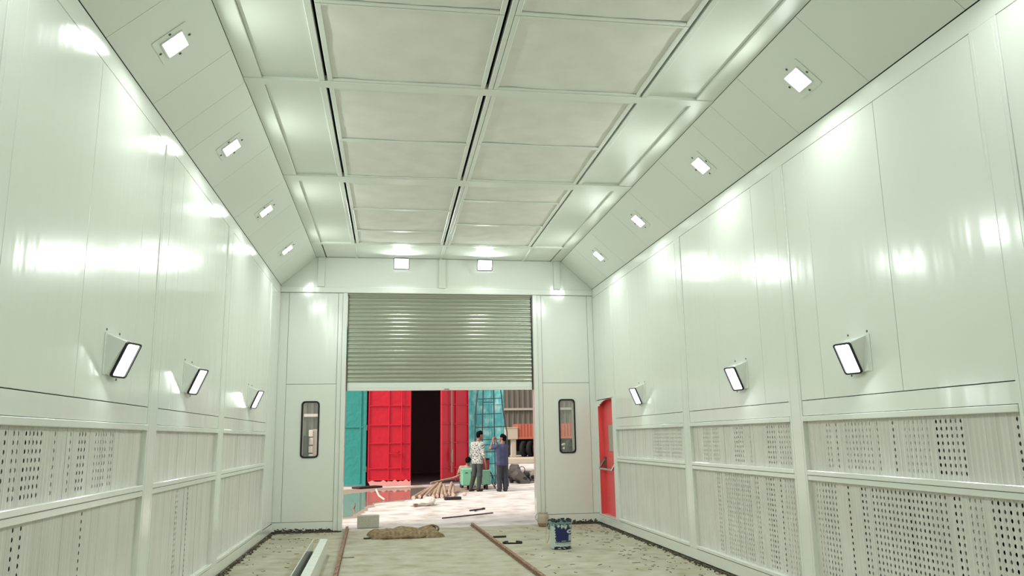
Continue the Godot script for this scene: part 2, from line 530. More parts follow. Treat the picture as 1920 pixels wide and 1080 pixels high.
func side_wall(s: int) -> void:
	var X := XR if s > 0 else XL
	var side := "right" if s > 0 else "left"
	var at := func(out: float, y: float, z: float) -> Vector3: return Vector3(X - s * out, y, z)
	var w := thing("wall_" + side, "glossy white panelled booth wall on the %s with lamps and exhaust filters" % side, "wall", Vector3.ZERO, Basis(), "", "structure")
	var st := begin()
	lohi(st, at.call(-0.24, 0, ZB), at.call(-0.32, 5.0, ZE - 0.1))
	part("outer_shell", st, M.shell, w)
	var posts := posts_of(s)
	var zdoor := -12.80
	# upper sheets between posts
	var spans := [[ZB, posts[0][0]]]
	for i in 3: spans.append([posts[i][1], posts[i + 1][0]])
	spans.append([posts[3][1], ZE])
	for sp in spans:
		var c := cuts_of(SEAMS, sp[1], sp[0])
		for i in c.size() - 1:
			st = begin()
			var base := 1.79
			if sp[0] == ZB: base = 0.155
			elif sp[1] == ZE: base = 2.14 if s > 0 else 0.165
			lohi(st, at.call(0, base, c[i] - 0.0022), at.call(-0.045, 4.018, c[i + 1] + 0.0022), 0.002)
			part("wall_panel", st, M.white_paint, w)
	for p in posts:
		st = begin()
		lohi(st, at.call(0.008, 0.15, p[0]), at.call(-0.05, 4.018, p[1]), 0.003)
		part("post", st, M.white_paint, w)
		st = begin()
		for z in [p[0] - 0.03, p[1] + 0.03]: lohi(st, at.call(0.010, 0.19, z - 0.003), at.call(0.0, 3.98, z + 0.003))
		part("post_bead", st, M.white_paint, w)
	# strip above the filters, rails and sill
	for i in 3:
		var z0: float = posts[i][1]
		var z1: float = posts[i + 1][0]
		st = begin(); lohi(st, at.call(0, 1.652, z0 - 0.003), at.call(-0.045, 1.784, z1 + 0.003), 0.002)
		part("strip_panel", st, M.white_paint, w)
		st = begin(); lohi(st, at.call(0.012, 1.603, z0 - 0.003), at.call(-0.05, 1.648, z1 + 0.003), 0.004)
		part("filter_rail", st, M.white_paint, w)
		st = begin(); lohi(st, at.call(0.010, 1.137, z0 - 0.003), at.call(-0.05, 1.177, z1 + 0.003), 0.004)
		lohi(st, at.call(0.006, 1.092, z0 - 0.003), at.call(-0.05, 1.133, z1 + 0.003), 0.004)
		part("filter_rail", st, M.white_paint, w)
		st = begin(); lohi(st, at.call(0.012, 0.158, z0 - 0.003), at.call(-0.05, 0.195, z1 + 0.003), 0.004)
		part("filter_rail", st, M.white_paint, w)
	# base plate, standing a little off the floor
	st = begin()
	lohi(st, at.call(0.006, 0.028, ZB), at.call(-0.05, 0.150, ZE), 0.002)
	tag(part("skirting", st, M.white_paint, w), "dirty lower edge")
	st = begin()
	lohi(st, at.call(0, 4.022, ZB), at.call(-0.045, YW - 0.004, ZE), 0.002)
	part("top_band", st, M.white_paint, w)
	if s > 0:
		# surround of the red door
		for q in [[0.155, 2.135, zdoor + 0.02, -12.868], [0.155, 2.135, -13.79, ZE], [0.155, 0.172, -12.868, -13.79]]:
			st = begin()
			lohi(st, at.call(0.004, q[0], q[2]), at.call(-0.10, q[1], q[3]), 0.002)
			part("door_surround", st, M.white_paint, w)
	# slope up to the ceiling
	var sx := SR if s > 0 else SL
	var a := Vector3(X, YW, 0)
	var b := Vector3(sx, YC, 0)
	var along := (b - a).normalized()
	var n := Vector3(-s * along.y, s * along.x, 0) * -1.0   # away from the room
	if n.y < 0: n = -n
	var L := (b - a).length()
	var sl := ceiling_node
	var sc := cuts_of([1.9, 0.85, -0.2, -1.25, -2.05, -3.1, -4.16, -5.215, -6.29, -6.9, -7.38, -8.47, -9.66, -10.6, -11.75, -12.85], ZE, ZB)
	for i in sc.size() - 1:
		st = begin()
		var z0: float = sc[i] - 0.002
		var z1: float = sc[i + 1] + 0.002
		slab(st, a + along * 0.004, along, n, L - 0.008, 0.04, z0, z1)
		part("slope_panel", st, M.ceiling_paint, sl)
	st = begin()
	slab(st, a - along * 0.06 + n * 0.07, along, n, L + 0.12, 0.05, ZB, ZE)
	part("slope_backing", st, M.shell, sl)

func slab(st: SurfaceTool, a: Vector3, along: Vector3, n: Vector3, L: float, thick: float, z0: float, z1: float) -> void:
	var p := []
	for q in [[0, 0], [L, 0], [L, thick], [0, thick]]: p.append(a + along * q[0] + n * q[1])
	var c: Vector3 = (p[0] + p[2]) * 0.5 + Vector3(0, 0, (z0 + z1) / 2)
	var P := func(i: int, z: float) -> Vector3: return p[i] + Vector3(0, 0, z)
	for i in 4:
		var j := (i + 1) % 4
		face(st, [P.call(i, z0), P.call(j, z0), P.call(j, z1), P.call(i, z1)], c)
	for z in [z0, z1]: face(st, [P.call(0, z), P.call(1, z), P.call(2, z), P.call(3, z)], c)

const OX0 := -0.7875     # shutter opening
const OX1 := 2.529
const OY := 4.033

func end_wall() -> void:
	var w := thing("wall_end", "white end wall around the roller shutter opening", "wall", Vector3.ZERO, Basis(), "", "structure")
	var st := begin()
	# solid core with the opening and the two window holes left out
	for e in [[-1.516, -1.212, XL - 0.3, OX0 - 0.06], [2.970, 3.266, OX1 + 0.06, XR + 0.3]]:
		var y0 := 1.215
		var y1 := 2.17
		lohi(st, Vector3(e[2], 0, ZE - 0.035), Vector3(e[3], y0 + 0.03, ZE - 0.14))
		lohi(st, Vector3(e[2], y1 - 0.03, ZE - 0.035), Vector3(e[3], 5.0, ZE - 0.14))
		lohi(st, Vector3(e[2], y0 + 0.03, ZE - 0.035), Vector3(e[0] + 0.03, y1 - 0.03, ZE - 0.14))
		lohi(st, Vector3(e[1] - 0.03, y0 + 0.03, ZE - 0.035), Vector3(e[3], y1 - 0.03, ZE - 0.14))
	lohi(st, Vector3(OX0 - 0.06, OY, ZE - 0.035), Vector3(OX1 + 0.06, 5.0, ZE - 0.14))
	part("wall_core", st, M.pale_steel, w)
	# sheets
	for e in [[-1.783, -0.945, -1.516, -1.212], [2.690, 3.545, 2.970, 3.266]]:
		st = begin()
		var f0: Vector2 = Vector2(e[2] + 0.024, 1.215 + 0.024)
		var f1: Vector2 = Vector2(e[3] - 0.024, 2.17 - 0.024)
		lohi(st, Vector3(e[0], 0.178, ZE), Vector3(f0.x, 2.457, ZE - 0.03))
		lohi(st, Vector3(f1.x, 0.178, ZE), Vector3(e[1], 2.457, ZE - 0.03))
		lohi(st, Vector3(f0.x, 0.178, ZE), Vector3(f1.x, f0.y, ZE - 0.03))
		lohi(st, Vector3(f0.x, f1.y, ZE), Vector3(f1.x, 2.457, ZE - 0.03))
		part("wall_panel", st, M.white_paint, w)
		st = begin()
		lohi(st, Vector3(e[0], 2.463, ZE), Vector3(e[1], 4.058, ZE - 0.03), 0.002)
		part("wall_panel", st, M.white_paint, w)
	for e in [[XL, -1.789], [3.551, XR]]:
		st = begin(); lohi(st, Vector3(e[0], 0.178, ZE), Vector3(e[1], 4.058, ZE - 0.03), 0.002)
		part("corner_strip", st, M.white_paint, w)
	for e in [[OX0 - 0.075, OX0, 1], [OX0 - 0.152, OX0 - 0.078, 0], [OX1, OX1 + 0.075, 1], [OX1 + 0.078, OX1 + 0.155, 0]]:
		st = begin(); lohi(st, Vector3(e[0], 0.0, ZE + (0.03 if e[2] else 0.012)), Vector3(e[1], 4.058, ZE - (0.17 if e[2] else 0.03)), 0.004)
		part("jamb", st, M.white_paint, w)
	for e in [[XL, OX0 - 0.155], [OX1 + 0.158, XR]]:
		st = begin(); lohi(st, Vector3(e[0], 0.03, ZE + 0.006), Vector3(e[1], 0.170, ZE - 0.03), 0.002)
		part("skirting", st, M.white_paint, w)
	st = begin(); lohi(st, Vector3(XL, 4.062, ZE + 0.035), Vector3(XR, 4.163, ZE - 0.03), 0.006)
	part("header_beam", st, M.white_paint, w)
	# gable between header and ceiling, in three sheets
	var gy := 4.168
	var px := [-1.25, 0.88, 2.995]
	var sheets := [[XL, px[0]], [px[0], px[1]], [px[1], px[2]], [px[2], XR]]
	for e in sheets:
		st = begin()
		var poly := PackedVector2Array()
		if e[0] == XL: poly = PackedVector2Array([Vector2(XL, gy), Vector2(e[1], gy), Vector2(e[1], YC), Vector2(SL, YC), Vector2(XL, YW)])
		elif e[1] == XR: poly = PackedVector2Array([Vector2(e[0], gy), Vector2(XR, gy), Vector2(XR, YW), Vector2(SR, YC), Vector2(e[0], YC)])
		else: poly = PackedVector2Array([Vector2(e[0] + 0.001, gy), Vector2(e[1] - 0.001, gy), Vector2(e[1] - 0.001, YC), Vector2(e[0] + 0.001, YC)])
		prism(st, poly, ZE, ZE - 0.03)
		part("gable_panel", st, M.white_paint, w)
	for x in px:
		st = begin(); lohi(st, Vector3(x - 0.062, gy, ZE + 0.03), Vector3(x + 0.062, YC - 0.002, ZE), 0.004)
		part("gable_post", st, M.ceiling_paint, w)
	# rounded windows in black rubber
	var k := 1
	for e in [[-1.364, "left"], [3.118, "right"]]:
		var win := thing("window_%d" % k, "narrow tall window with rounded black rubber gasket %s of the shutter" % e[1], "window", Vector3(e[0], 1.692, ZE), Basis(), "", "structure")
		k += 1
		st = begin()
		ring(st, rrect(0.304, 0.955, 0.062), rrect(0.250, 0.901, 0.042), -0.034, 0.012)
		part("gasket", st, M.black_rubber, win)
		st = begin()
		bx(st, Vector3(0, 0, -0.028), Vector3(0.246, 0.897, 0.005))
		part("pane", st, M.glass, win)

# ---------------------------------------------------------------- ceiling
const BEAMS := [[-1.2, -1.33], [-4.05, -4.2], [-6.80, -6.93], [-9.46, -9.67], [-12.86, -12.95]]

func ceiling() -> void:
	var c := ceiling_node
	var st := begin()
	lohi(st, Vector3(XL - 0.33, 5.0, ZB + 0.1), Vector3(XR + 0.33, 5.12, ZE - 0.14))
	part("roof_slab", st, M.shell, c)
	# long strips that run the length of the booth
	for e in [[SL, -1.187, 0.0], [2.897, SR, 0.0]]:
		for i in BEAMS.size():
			var z0: float = BEAMS[i][1]
			var z1: float = BEAMS[i + 1][0] if i + 1 < BEAMS.size() else ZE
			st = begin(); lohi(st, Vector3(e[0], YC, z0 - 0.001), Vector3(e[1], YC + 0.06, z1 + 0.001), 0.003)
			part("edge_strip", st, M.ceiling_paint, c)
	for i in BEAMS.size() - 1:
		var z0: float = BEAMS[i][1] - 0.001
		var z1: float = BEAMS[i + 1][0] + 0.001
		for e in [[-1.184, -0.690], [2.402, 2.894]]:
			st = begin(); lohi(st, Vector3(e[0], YC + 0.022, z0), Vector3(e[1], YC + 0.06, z1), 0.002)
			part("side_panel", st, M.ceiling_paint, c)
		for e in [[-0.688, -0.634], [0.858, 0.902], [2.347, 2.400]]:
			st = begin(); lohi(st, Vector3(e[0], YC, z0), Vector3(e[1], YC + 0.06, z1), 0.004)
			part("runner", st, M.ceiling_paint, c)
	for b in BEAMS:
		st = begin(); lohi(st, Vector3(SL, YC - 0.006, b[0]), Vector3(SR, YC + 0.06, b[1]), 0.005)
		part("cross_beam", st, M.ceiling_paint, c)
	# last bay: plain boards
	var xs := [-1.187, -0.64, 0.86, 2.37, 2.897]
	for i in 4:
		st = begin(); lohi(st, Vector3(xs[i] + 0.02, YC + 0.006, -12.951), Vector3(xs[i + 1] - 0.02, YC + 0.05, ZE), 0.002)
		part("end_board", st, M.white_paint, c)
		if i > 0:
			st = begin(); lohi(st, Vector3(xs[i] - 0.02, YC - 0.004, -12.951), Vector3(xs[i] + 0.02, YC + 0.05, ZE), 0.004)
			part("runner", st, M.ceiling_paint, c)
	# plain boards over the part of the booth behind the photograph
	st = begin(); lohi(st, Vector3(SL, YC, ZB), Vector3(SR, YC + 0.05, -1.2))
	part("end_board", st, M.ceiling_paint, c)
	st = begin(); lohi(st, Vector3(-0.634, YC, -1.33), Vector3(0.858, YC + 0.05, -4.05)); lohi(st, Vector3(0.902, YC, -1.33), Vector3(2.347, YC + 0.05, -4.05))
	part("end_board", st, M.ceiling_paint, c)

func ceiling_filters() -> void:
	var rows := {
		"left": [[-4.2, -5.482], [-5.482, -6.80], [-6.93, -8.245], [-8.245, -9.46], [-9.67, -10.865], [-10.865, -12.045], [-12.045, -12.86]],
		"right": [[-4.2, -5.475], [-5.475, -6.80], [-6.93, -8.205], [-8.205, -9.46], [-9.67, -10.34], [-10.34, -11.56], [-11.56, -12.86]]}
	var nth := ["seventh", "sixth", "fifth", "fourth", "third", "second", "first"]
	var nz := noise(1.3, 2, FastNoiseLite.TYPE_SIMPLEX_SMOOTH, 5)
	for side in rows:
		var x0 := -0.606 if side == "left" else 0.906
		var x1 := 0.826 if side == "left" else 2.320
		for i in 7:
			var z0: float = rows[side][i][0] - 0.003
			var z1: float = rows[side][i][1] + 0.003
			var f := thing("ceiling_filter", "white cloth ceiling filter %s of the centre slot, %s row from the shutter" % [side, nth[i]], "filter", Vector3((x0 + x1) / 2, YC, (z0 + z1) / 2), Basis(), "ceiling filters in white frames")
			var hx := (x1 - x0) / 2
			var hz := (z0 - z1) / 2
			var b := 0.042
			var st := begin()
			for e in [[-hx, -hx + b, -hz, hz], [hx - b, hx, -hz, hz], [-hx + b, hx - b, -hz, -hz + b], [-hx + b, hx - b, hz - b * 0.6, hz]]:
				lohi(st, Vector3(e[0], 0, e[2]), Vector3(e[1], 0.04, e[3]), 0.003)
			part("frame", st, M.ceiling_paint, f)
			# the cloth lies in the frame and sags unevenly; its far edge hangs free of the frame
			st = begin(true)
			var nx := 22
			var gap := 0.012 + 0.004 * (i % 3)
			var P := []
			for a in nx + 1:
				var row := []
				for d in nx + 1:
					var u := float(a) / nx
					var v := float(d) / nx
					var x := lerpf(-hx + b + 0.001, hx - b - 0.001, u)
					var z := lerpf(-hz + b + gap * (0.6 + 0.6 * nz.get_noise_2d(x * 2 + i * 7, 3.0)), hz - b * 0.6 - 0.001, v)
					var sag := 0.016 * sin(PI * u) * sin(PI * clampf(v * 0.9 + 0.1, 0, 1))
					row.append(Vector3(x, 0.014 - sag + 0.005 * nz.get_noise_2d(x * 2.2 + i * 5, z * 2.2), z))
				P.append(row)
			for a in nx:
				for d in nx: quadn(st, P[a][d], P[a + 1][d], P[a + 1][d + 1], P[a][d + 1], Vector3(0, -1, 0))
			part("cloth", st, M.filter_cloth, f)

# ---------------------------------------------------------------- perforated pleated filters in the walls
func wall_filters() -> void:
	# [z, half width, how open the holes look] per filter
	var holes := {
		"R0u": [[-6.32, .025, .3], [-6.21, .025, .35], [-5.88, .19, .24], [-5.63, .04, .3], [-5.44, .035, .5], [-5.17, .13, .1], [-4.945, .024, .97], [-4.79, .125, .6], [-4.24, .026, .8]],
		"R0l": [[-6.45, .18, .34], [-6.09, .026, .9], [-5.875, .045, .9], [-5.7, .1, .45], [-5.49, .11, .5], [-5.35, .026, .95], [-5.1, .19, .72], [-4.83, .07, .9], [-4.68, .07, .3], [-4.36, .2, .78]],
		"R1u": [[-8.85, .25, .12], [-8.12, .13, .32], [-7.82, .03, .2], [-7.36, .09, .4], [-7.1, .11, .25]],
		"R1l": [[-8.7, .04, .25], [-8.2, .32, .2], [-7.74, .04, .33], [-7.5, .06, .33], [-7.41, .026, .85], [-7.23, .026, .6], [-7.05, .1, .15]],
		"R2u": [[-10.4, .6, .12]], "R2l": [],
		"L0u": [[-4.36, .026, .95], [-4.46, .026, .4], [-4.6, .04, .25], [-4.69, .026, .97], [-4.82, .09, .35], [-5.1, .026, .2], [-5.31, .026, .15], [-5.53, .07, .42], [-5.92, .18, .12]],
		"L0l": [[-4.66, .026, .7], [-4.745, .026, .97], [-5.6, .026, .85]],
		"L1u": [], "L1l": [[-8.35, .026, .6], [-7.95, .026, .2]], "L2u": [], "L2l": []}
	var bays := ["nearest", "middle", "farthest"]
	for s in [-1, 1]:
		var X: float = XR if s > 0 else XL
		var posts := posts_of(s)
		for bay in 3:
			for row in 2:
				var y0: float = 1.176 if row == 0 else 0.194
				var y1: float = 1.604 if row == 0 else 1.093
				var z0: float = posts[bay][1]
				var z1: float = posts[bay + 1][0]
				var f := thing("wall_filter", "%s pleated card filter with small holes, %s bay of the %s wall" % ["shallow upper" if row == 0 else "tall lower", bays[bay], "right" if s > 0 else "left"], "filter", Vector3(X, y0, (z0 + z1) / 2), Basis(), "pleated filters in the walls")
				pleats(f, s, z0 - f.position.z, z1 - f.position.z, y1 - y0, holes[("R" if s > 0 else "L") + str(bay) + ("u" if row == 0 else "l")], f.position.z, row * 10 + bay)

func pleats(f: Node3D, s: int, z0: float, z1: float, h: float, spec: Array, zc: float, sd: int) -> void:
	var n := int(round((z0 - z1) / 0.048))
	var pitch := (z0 - z1) / n
	var rows := int(floor(h / 0.0485))
	var top := (h - rows * 0.0485) * 0.4
	var sheet := begin()
	var back := begin()
	var nor := Vector3(-s, 0, 0)
	var nz := noise(2.0, 2, FastNoiseLite.TYPE_SIMPLEX, 40 + sd)
	var made := false
	for i in n:
		var a0 := z0 - i * pitch
		var mid := a0 - pitch / 2
		var deep := 0.0055 + 0.0025 * nz.get_noise_2d(i * 3.1, 9)
		var lean := pitch * 0.06 * nz.get_noise_2d(i * 5.7, 2)
		var ridge := -0.034 + 0.0012 * nz.get_noise_2d(i * 2.3, 5)
		var prof := func(k: float) -> Vector3:   # k from -1 to 1 across the pleat
			return Vector3(-s * (ridge - deep * (1.0 - absf(k))), 0, mid + lean * (1 - absf(k)) - k * pitch / 2)
		var open := 0.0
		for e in spec:
			if absf(mid + zc - e[0]) <= e[1]: open = maxf(open, e[2] * (0.85 + 0.5 * nz.get_noise_2d(i * 7.7, 1)))
		if open < 0.07:
			for k in [-1.0, 0.0]:
				quadn(sheet, prof.call(k), prof.call(k + 1), prof.call(k + 1) + UP * h, prof.call(k) + UP * h, nor)
			if made: part("rear_sheet", back, M.filter_card, f)
			back = begin()
			made = false
			continue
		var ends := [[h - top, h], [0.0, h - top - rows * 0.0485]]
		for e in ends:
			for k in [-1.0, 0.0]:
				quadn(sheet, prof.call(k) + UP * e[0], prof.call(k + 1) + UP * e[0], prof.call(k + 1) + UP * e[1], prof.call(k) + UP * e[1], nor)
		for r in rows:
			var yc := h - top - (r + 0.5) * 0.0485
			var out := []
			var inn := []
			for q in [[1, 0], [1, 1], [0, 1], [-1, 1], [-1, 0], [-1, -1], [0, -1], [1, -1]]:
				out.append(prof.call(float(q[0])) + UP * (yc + q[1] * 0.02425))
				var l := sqrt(float(q[0] * q[0] + q[1] * q[1]))
				inn.append(prof.call(q[0] / l * 0.38) + UP * (yc + q[1] / l * 0.0138))
			for q in 8:
				quadn(sheet, out[q], out[(q + 1) % 8], inn[(q + 1) % 8], inn[q], nor)
		if open < 0.82:
			# the second sheet behind, nearer or farther
			var d := 0.001 + 0.032 * open * open
			var w := pitch * 0.5
			var p0 := Vector3(-s * (ridge - deep - d), 0, mid + w)
			var p1 := Vector3(-s * (ridge - deep - d), 0, mid - w)
			quadn(back, p0, p1, p1 + UP * h, p0 + UP * h, nor)
			made = true
	part("pleated_sheet", sheet, M.filter_card, f)
	if made: part("rear_sheet", back, M.filter_card, f)

# ---------------------------------------------------------------- shutter and red door
func shutter() -> void:
	var t := thing("roller_shutter", "half-raised grey steel roller shutter with ribbed slats over the opening", "shutter", Vector3((OX0 + OX1) / 2, 2.343, ZE - 0.075))
	var w := OX1 - OX0 - 0.02
	var pitch := 0.0722
	var st := begin()
	var arc := []
	for i in 9:
		var u := i / 8.0
		arc.append(Vector2(0.019 * pow(sin(PI * u), 0.8), u * pitch))
	for i in 8:
		st.set_smooth_group(1)
		var a: Vector2 = arc[i]
		var b: Vector2 = arc[i + 1]
		quadn(st, Vector3(-w / 2, a.y, a.x), Vector3(w / 2, a.y, a.x), Vector3(w / 2, b.y, b.x), Vector3(-w / 2, b.y, b.x), Vector3(0, 0, 1))
		st.set_smooth_group(2)
		quadn(st, Vector3(-w / 2, a.y, a.x - 0.003), Vector3(w / 2, a.y, a.x - 0.003), Vector3(w / 2, b.y, b.x - 0.003), Vector3(-w / 2, b.y, b.x - 0.003), Vector3(0, 0, -1))
	st.set_smooth_group(-1)
	lohi(st, Vector3(-w / 2, -0.004, -0.006), Vector3(w / 2, 0.006, 0.004), 0.002)
	var mesh := done(st, M.shutter_steel)
	for i in 22:
		var o := place("slat", mesh, t, Transform3D(Basis(Vector3(0, 0, 1), rng.randf_range(-0.0008, 0.0008)) * Basis(Vector3(1, 0, 0), rng.randf_range(-0.04, 0.04)), Vector3(0, 0.142 + i * pitch, 0)))
		o.name = "slat" if i == 0 else "slat_%03d" % i
	st = begin()
	lohi(st, Vector3(-w / 2, 0, -0.02), Vector3(w / 2, 0.138, 0.014), 0.005)
	lohi(st, Vector3(-w / 2, 0.05, 0.014), Vector3(w / 2, 0.056, 0.018))
	part("bottom_bar", st, M.white_paint, t)
	st = begin()
	tube(st, [Vector3(0.06, 0.02, 0.013), Vector3(0.06, 0.02, 0.03), Vector3(0.14, 0.02, 0.03), Vector3(0.14, 0.02, 0.013)], 0.006, 6)
	part("pull_handle", st, M.grey_steel, t)
	for s in [-1, 1]:
		st = begin(); lohi(st, Vector3(s * w / 2, 0, -0.05), Vector3(s * (w / 2 - 0.012), 1.70, 0.03))
		part("guide_seal", st, M.black_rubber, t)

func fire_door() -> void:
	var d := thing("door_1", "narrow red fire door with chrome panic bar at the far end of the right wall", "door", Vector3(XR + 0.10, 0.172, -13.33), Basis(UP.cross(Vector3(-1, 0, 0)), UP, Vector3(-1, 0, 0)), "", "structure")
	# local: x towards the camera, z into the room
	var st := begin()
	lohi(st, Vector3(-0.462, 0, -0.04), Vector3(0.462, 1.962, 0), 0.003)
	var leaf := part("leaf", st, M.door_red, d)
	st = begin()
	lohi(st, Vector3(-0.462, 0.0, 0), Vector3(-0.455, 1.962, 0.10)); lohi(st, Vector3(0.455, 0.0, 0), Vector3(0.462, 1.962, 0.10)); lohi(st, Vector3(-0.455, 1.955, 0), Vector3(0.455, 1.962, 0.10))
	part("frame", st, M.door_red, d)
	st = begin()
	lohi(st, Vector3(-0.15, 1.075, 0), Vector3(0.30, 1.52, 0.006), 0.002)
	part("vision_panel", st, M.pale_steel, leaf)
	st = begin()
	lohi(st, Vector3(-0.462, 1.80, 0), Vector3(0.462, 1.81, 0.006)); lohi(st, Vector3(-0.462, 0.10, 0), Vector3(0.462, 0.11, 0.006))
	part("seam", st, M.door_red, leaf)
	st = begin()
	var y := 0.775
	tube(st, [Vector3(-0.40, y, 0.12), Vector3(0.38, y, 0.12)], 0.017, 10)
	part("panic_bar", st, M.chrome, d)
	for x in [-0.40, 0.38]:
		st = begin()
		tube(st, [Vector3(x, y + 0.16, 0.012), Vector3(x, y + 0.10, 0.06), Vector3(x, y - 0.01, 0.122)], [0.016, 0.018, 0.020], 8)
		part("bar_arm", st, M.chrome if x > 0 else M.grey_steel, d)
		st = begin()
		bx(st, Vector3(x, y + 0.10, 0.012), Vector3(0.06, 0.20, 0.024), 0.004)
		part("bar_bracket", st, M.grey_steel, d)
	st = begin()
	for i in 8:
		var u := i / 8.0
		var u2 := (i + 1) / 8.0
		lohi(st, Vector3(-0.455 + 0.75 * u, 1.955 - 0.10 * pow(1 - u, 3), 0.085), Vector3(-0.455 + 0.75 * u2, 1.962, 0.10))
	tag(part("corner_flashing", st, M.white_paint, d), "bent white sheet in the top corner")

# ---------------------------------------------------------------- lamps
const SLOPE_POWER := 2.28
const WALL_POWER := 0.5
const GABLE_POWER := 1.6

func glow(root: Node3D, at: Transform3D, size: Vector2, power: float) -> void:
	var l := AreaLight3D.new()
	l.name = "light"
	l.area_size = size
	l.light_color = LAMP_TINT
	l.light_energy = power
	l.shadow_enabled = true
	l.set("area_range", 40.0)
	l.set("area_attenuation", 2.0)
	l.transform = at * Transform3D(Basis(UP, PI), Vector3.ZERO)
	root.add_child(l, true)

func flood_head(root: Node3D, t: Transform3D, w: float, h: float, power: float) -> void:
	# a shallow flood lamp: housing, black bezel and glowing glass; faces +z of t
	var st := begin()
	prism(st, rrect(w - 0.05, h - 0.06, 0.02), -0.045, -0.004, t)
	part("housing", st, M.grey_steel, root)
	st = begin()
	ring(st, rrect(w, h, 0.022), rrect(w - 0.024, h - 0.024, 0.014), -0.004, 0.013, t)
	part("bezel", st, M.black_frame, root)
	st = begin()
	prism(st, rrect(w - 0.026, h - 0.026, 0.012), -0.003, 0.002, t)
	part("lens", st, M.lamp_lens, root)
	glow(root, t * Transform3D(Basis(), Vector3(0, 0, 0.012)), Vector2(w - 0.04, h - 0.04), power)

func lamps() -> void:
	var order := ["farthest", "second farthest", "second nearest", "nearest"]
	for s in [-1, 1]:
		var side := "right" if s > 0 else "left"
		var X: float = XR if s > 0 else XL
		var sx: float = SR if s > 0 else SL
		var along := (Vector3(sx, YC, 0) - Vector3(X, YW, 0)).normalized()
		var n := Vector3(-s * absf(along.y), -absf(along.x), 0)
		var b := Basis(along.cross(n), along, n)       # y up the slope, z into the room
		var zs := [-12.29, -10.15, -7.88, -5.74, -3.6, -1.2]
		for i in zs.size():
			var seen: bool = i < 4
			var at := Vector3(lerpf(X, sx, 0.497), lerpf(YW, YC, 0.497), zs[i]) + n * 0.001
			var o := thing("ceiling_lamp", "square recessed ceiling lamp, %s one on the %s slope" % [order[i], side] if seen else "square recessed ceiling lamp on the %s slope, %s" % [side, "just above the camera's view" if i == 4 else "nearest the rear wall"], "lamp", at, b, "square lamps along the slopes")
			var st := begin()
			ring(st, rrect(0.34, 0.30, 0.02), rrect(0.205, 0.175, 0.008), 0.0, 0.004)
			part("plate", st, M.ceiling_paint, o)
			st = begin()
			ring(st, rrect(0.225, 0.195, 0.01), rrect(0.203, 0.173, 0.008), 0.003, 0.012)
			part("rim", st, M.ceiling_paint, o)
			st = begin()
			prism(st, rrect(0.206, 0.176, 0.008), 0.003, 0.009)
			part("lens", st, M.lamp_lens, o)
			st = begin()
			for q in [[0, 0.13], [0, -0.13], [0.145, 0], [-0.145, 0]]:
				st = begin()
				lathe(st, [Vector2(0.011, 0), Vector2(0.011, 0.004), Vector2(0.005, 0.008), Vector2(0, 0.008)], 8, Transform3D(Basis(Vector3(1, 0, 0), PI / 2), Vector3(q[0], q[1], 0.004)))
				part("screw", st, M.screw, o)
			glow(o, Transform3D(Basis(), Vector3(0, 0, 0.016)), Vector2(0.20, 0.17), SLOPE_POWER)
		# tilted floods on the walls
		var wz := [[-5.84, -5.80], [-7.945, -7.90], [-11.35, -11.33]] if s < 0 else [[-5.735, -5.708], [-7.88, -7.82], [-11.25, -11.23]]
		var wn := ["nearest", "middle", "farthest"]
		var out := Vector3(-s, 0, 0)
		for i in 3:
			var o := thing("wall_lamp", "tilted black-framed flood lamp on white wedge bracket, %s one on the %s wall" % [wn[i], side], "lamp", Vector3(X, 2.108, wz[i][0]), Basis(UP.cross(out), UP, out), "tilted flood lamps on the walls")
			var f: int = -s
			var st := begin()
			bx(st, Vector3(0, 0, 0.003), Vector3(0.38, 0.29, 0.006), 0.002)
			part("plate", st, M.white_paint, o)
			var off: float = -(wz[i][1] - wz[i][0]) * f
			var head := Basis(UP, -0.27 * f) * Basis(Vector3(1, 0, 0), 0.44)
			var c := Vector3(off, -0.034, 0.098)
			st = begin()
			# wedge bracket between plate and lamp
			var P := []
			for q in [[-1, 1], [1, 1], [1, -1], [-1, -1]]: P.append(c + head * Vector3(q[0] * 0.080, q[1] * 0.126, -0.003))
			var B := [Vector3(off - 0.12, 0.135, 0.005), Vector3(off + 0.12, 0.135, 0.005), Vector3(off + 0.12, -0.135, 0.005), Vector3(off - 0.12, -0.135, 0.005)]
			var mid := Vector3(off, 0, 0.03)
			for e in 4:
				var e2 := (e + 1) % 4
				face(st, [B[e], B[e2], P[e2]], mid); face(st, [B[e], P[e2], P[e]], mid)
			face(st, P, mid)
			part("wedge_bracket", st, M.white_paint, o)
			flood_head(o, Transform3D(head, c), 0.170, 0.262, WALL_POWER)
			for q in [[-0.16, 0.165], [0.1, 0.165], [0.1, -0.16]]:
				st = begin()
				lathe(st, [Vector2(0.009, 0), Vector2(0.009, 0.004), Vector2(0, 0.006)], 8, Transform3D(Basis(Vector3(1, 0, 0), PI / 2), Vector3(q[0] * f, q[1], 0)))
				part("screw", st, M.screw, o)
	for e in [[0.148, "left"], [1.64, "right"]]:
		var o := thing("gable_lamp", "bright flood lamp above the shutter under the ceiling, %s of the pair" % e[1], "lamp", Vector3(e[0], 4.585, ZE), Basis(), "pair of flood lamps over the shutter")
		var st := begin()
		lohi(st, Vector3(-0.03, -0.05, 0), Vector3(0.03, 0.05, 0.12), 0.004)
		part("bracket", st, M.grey_steel, o)
		flood_head(o, Transform3D(Basis(Vector3(1, 0, 0), 0.5), Vector3(0, -0.01, 0.17)), 0.28, 0.21, GABLE_POWER)

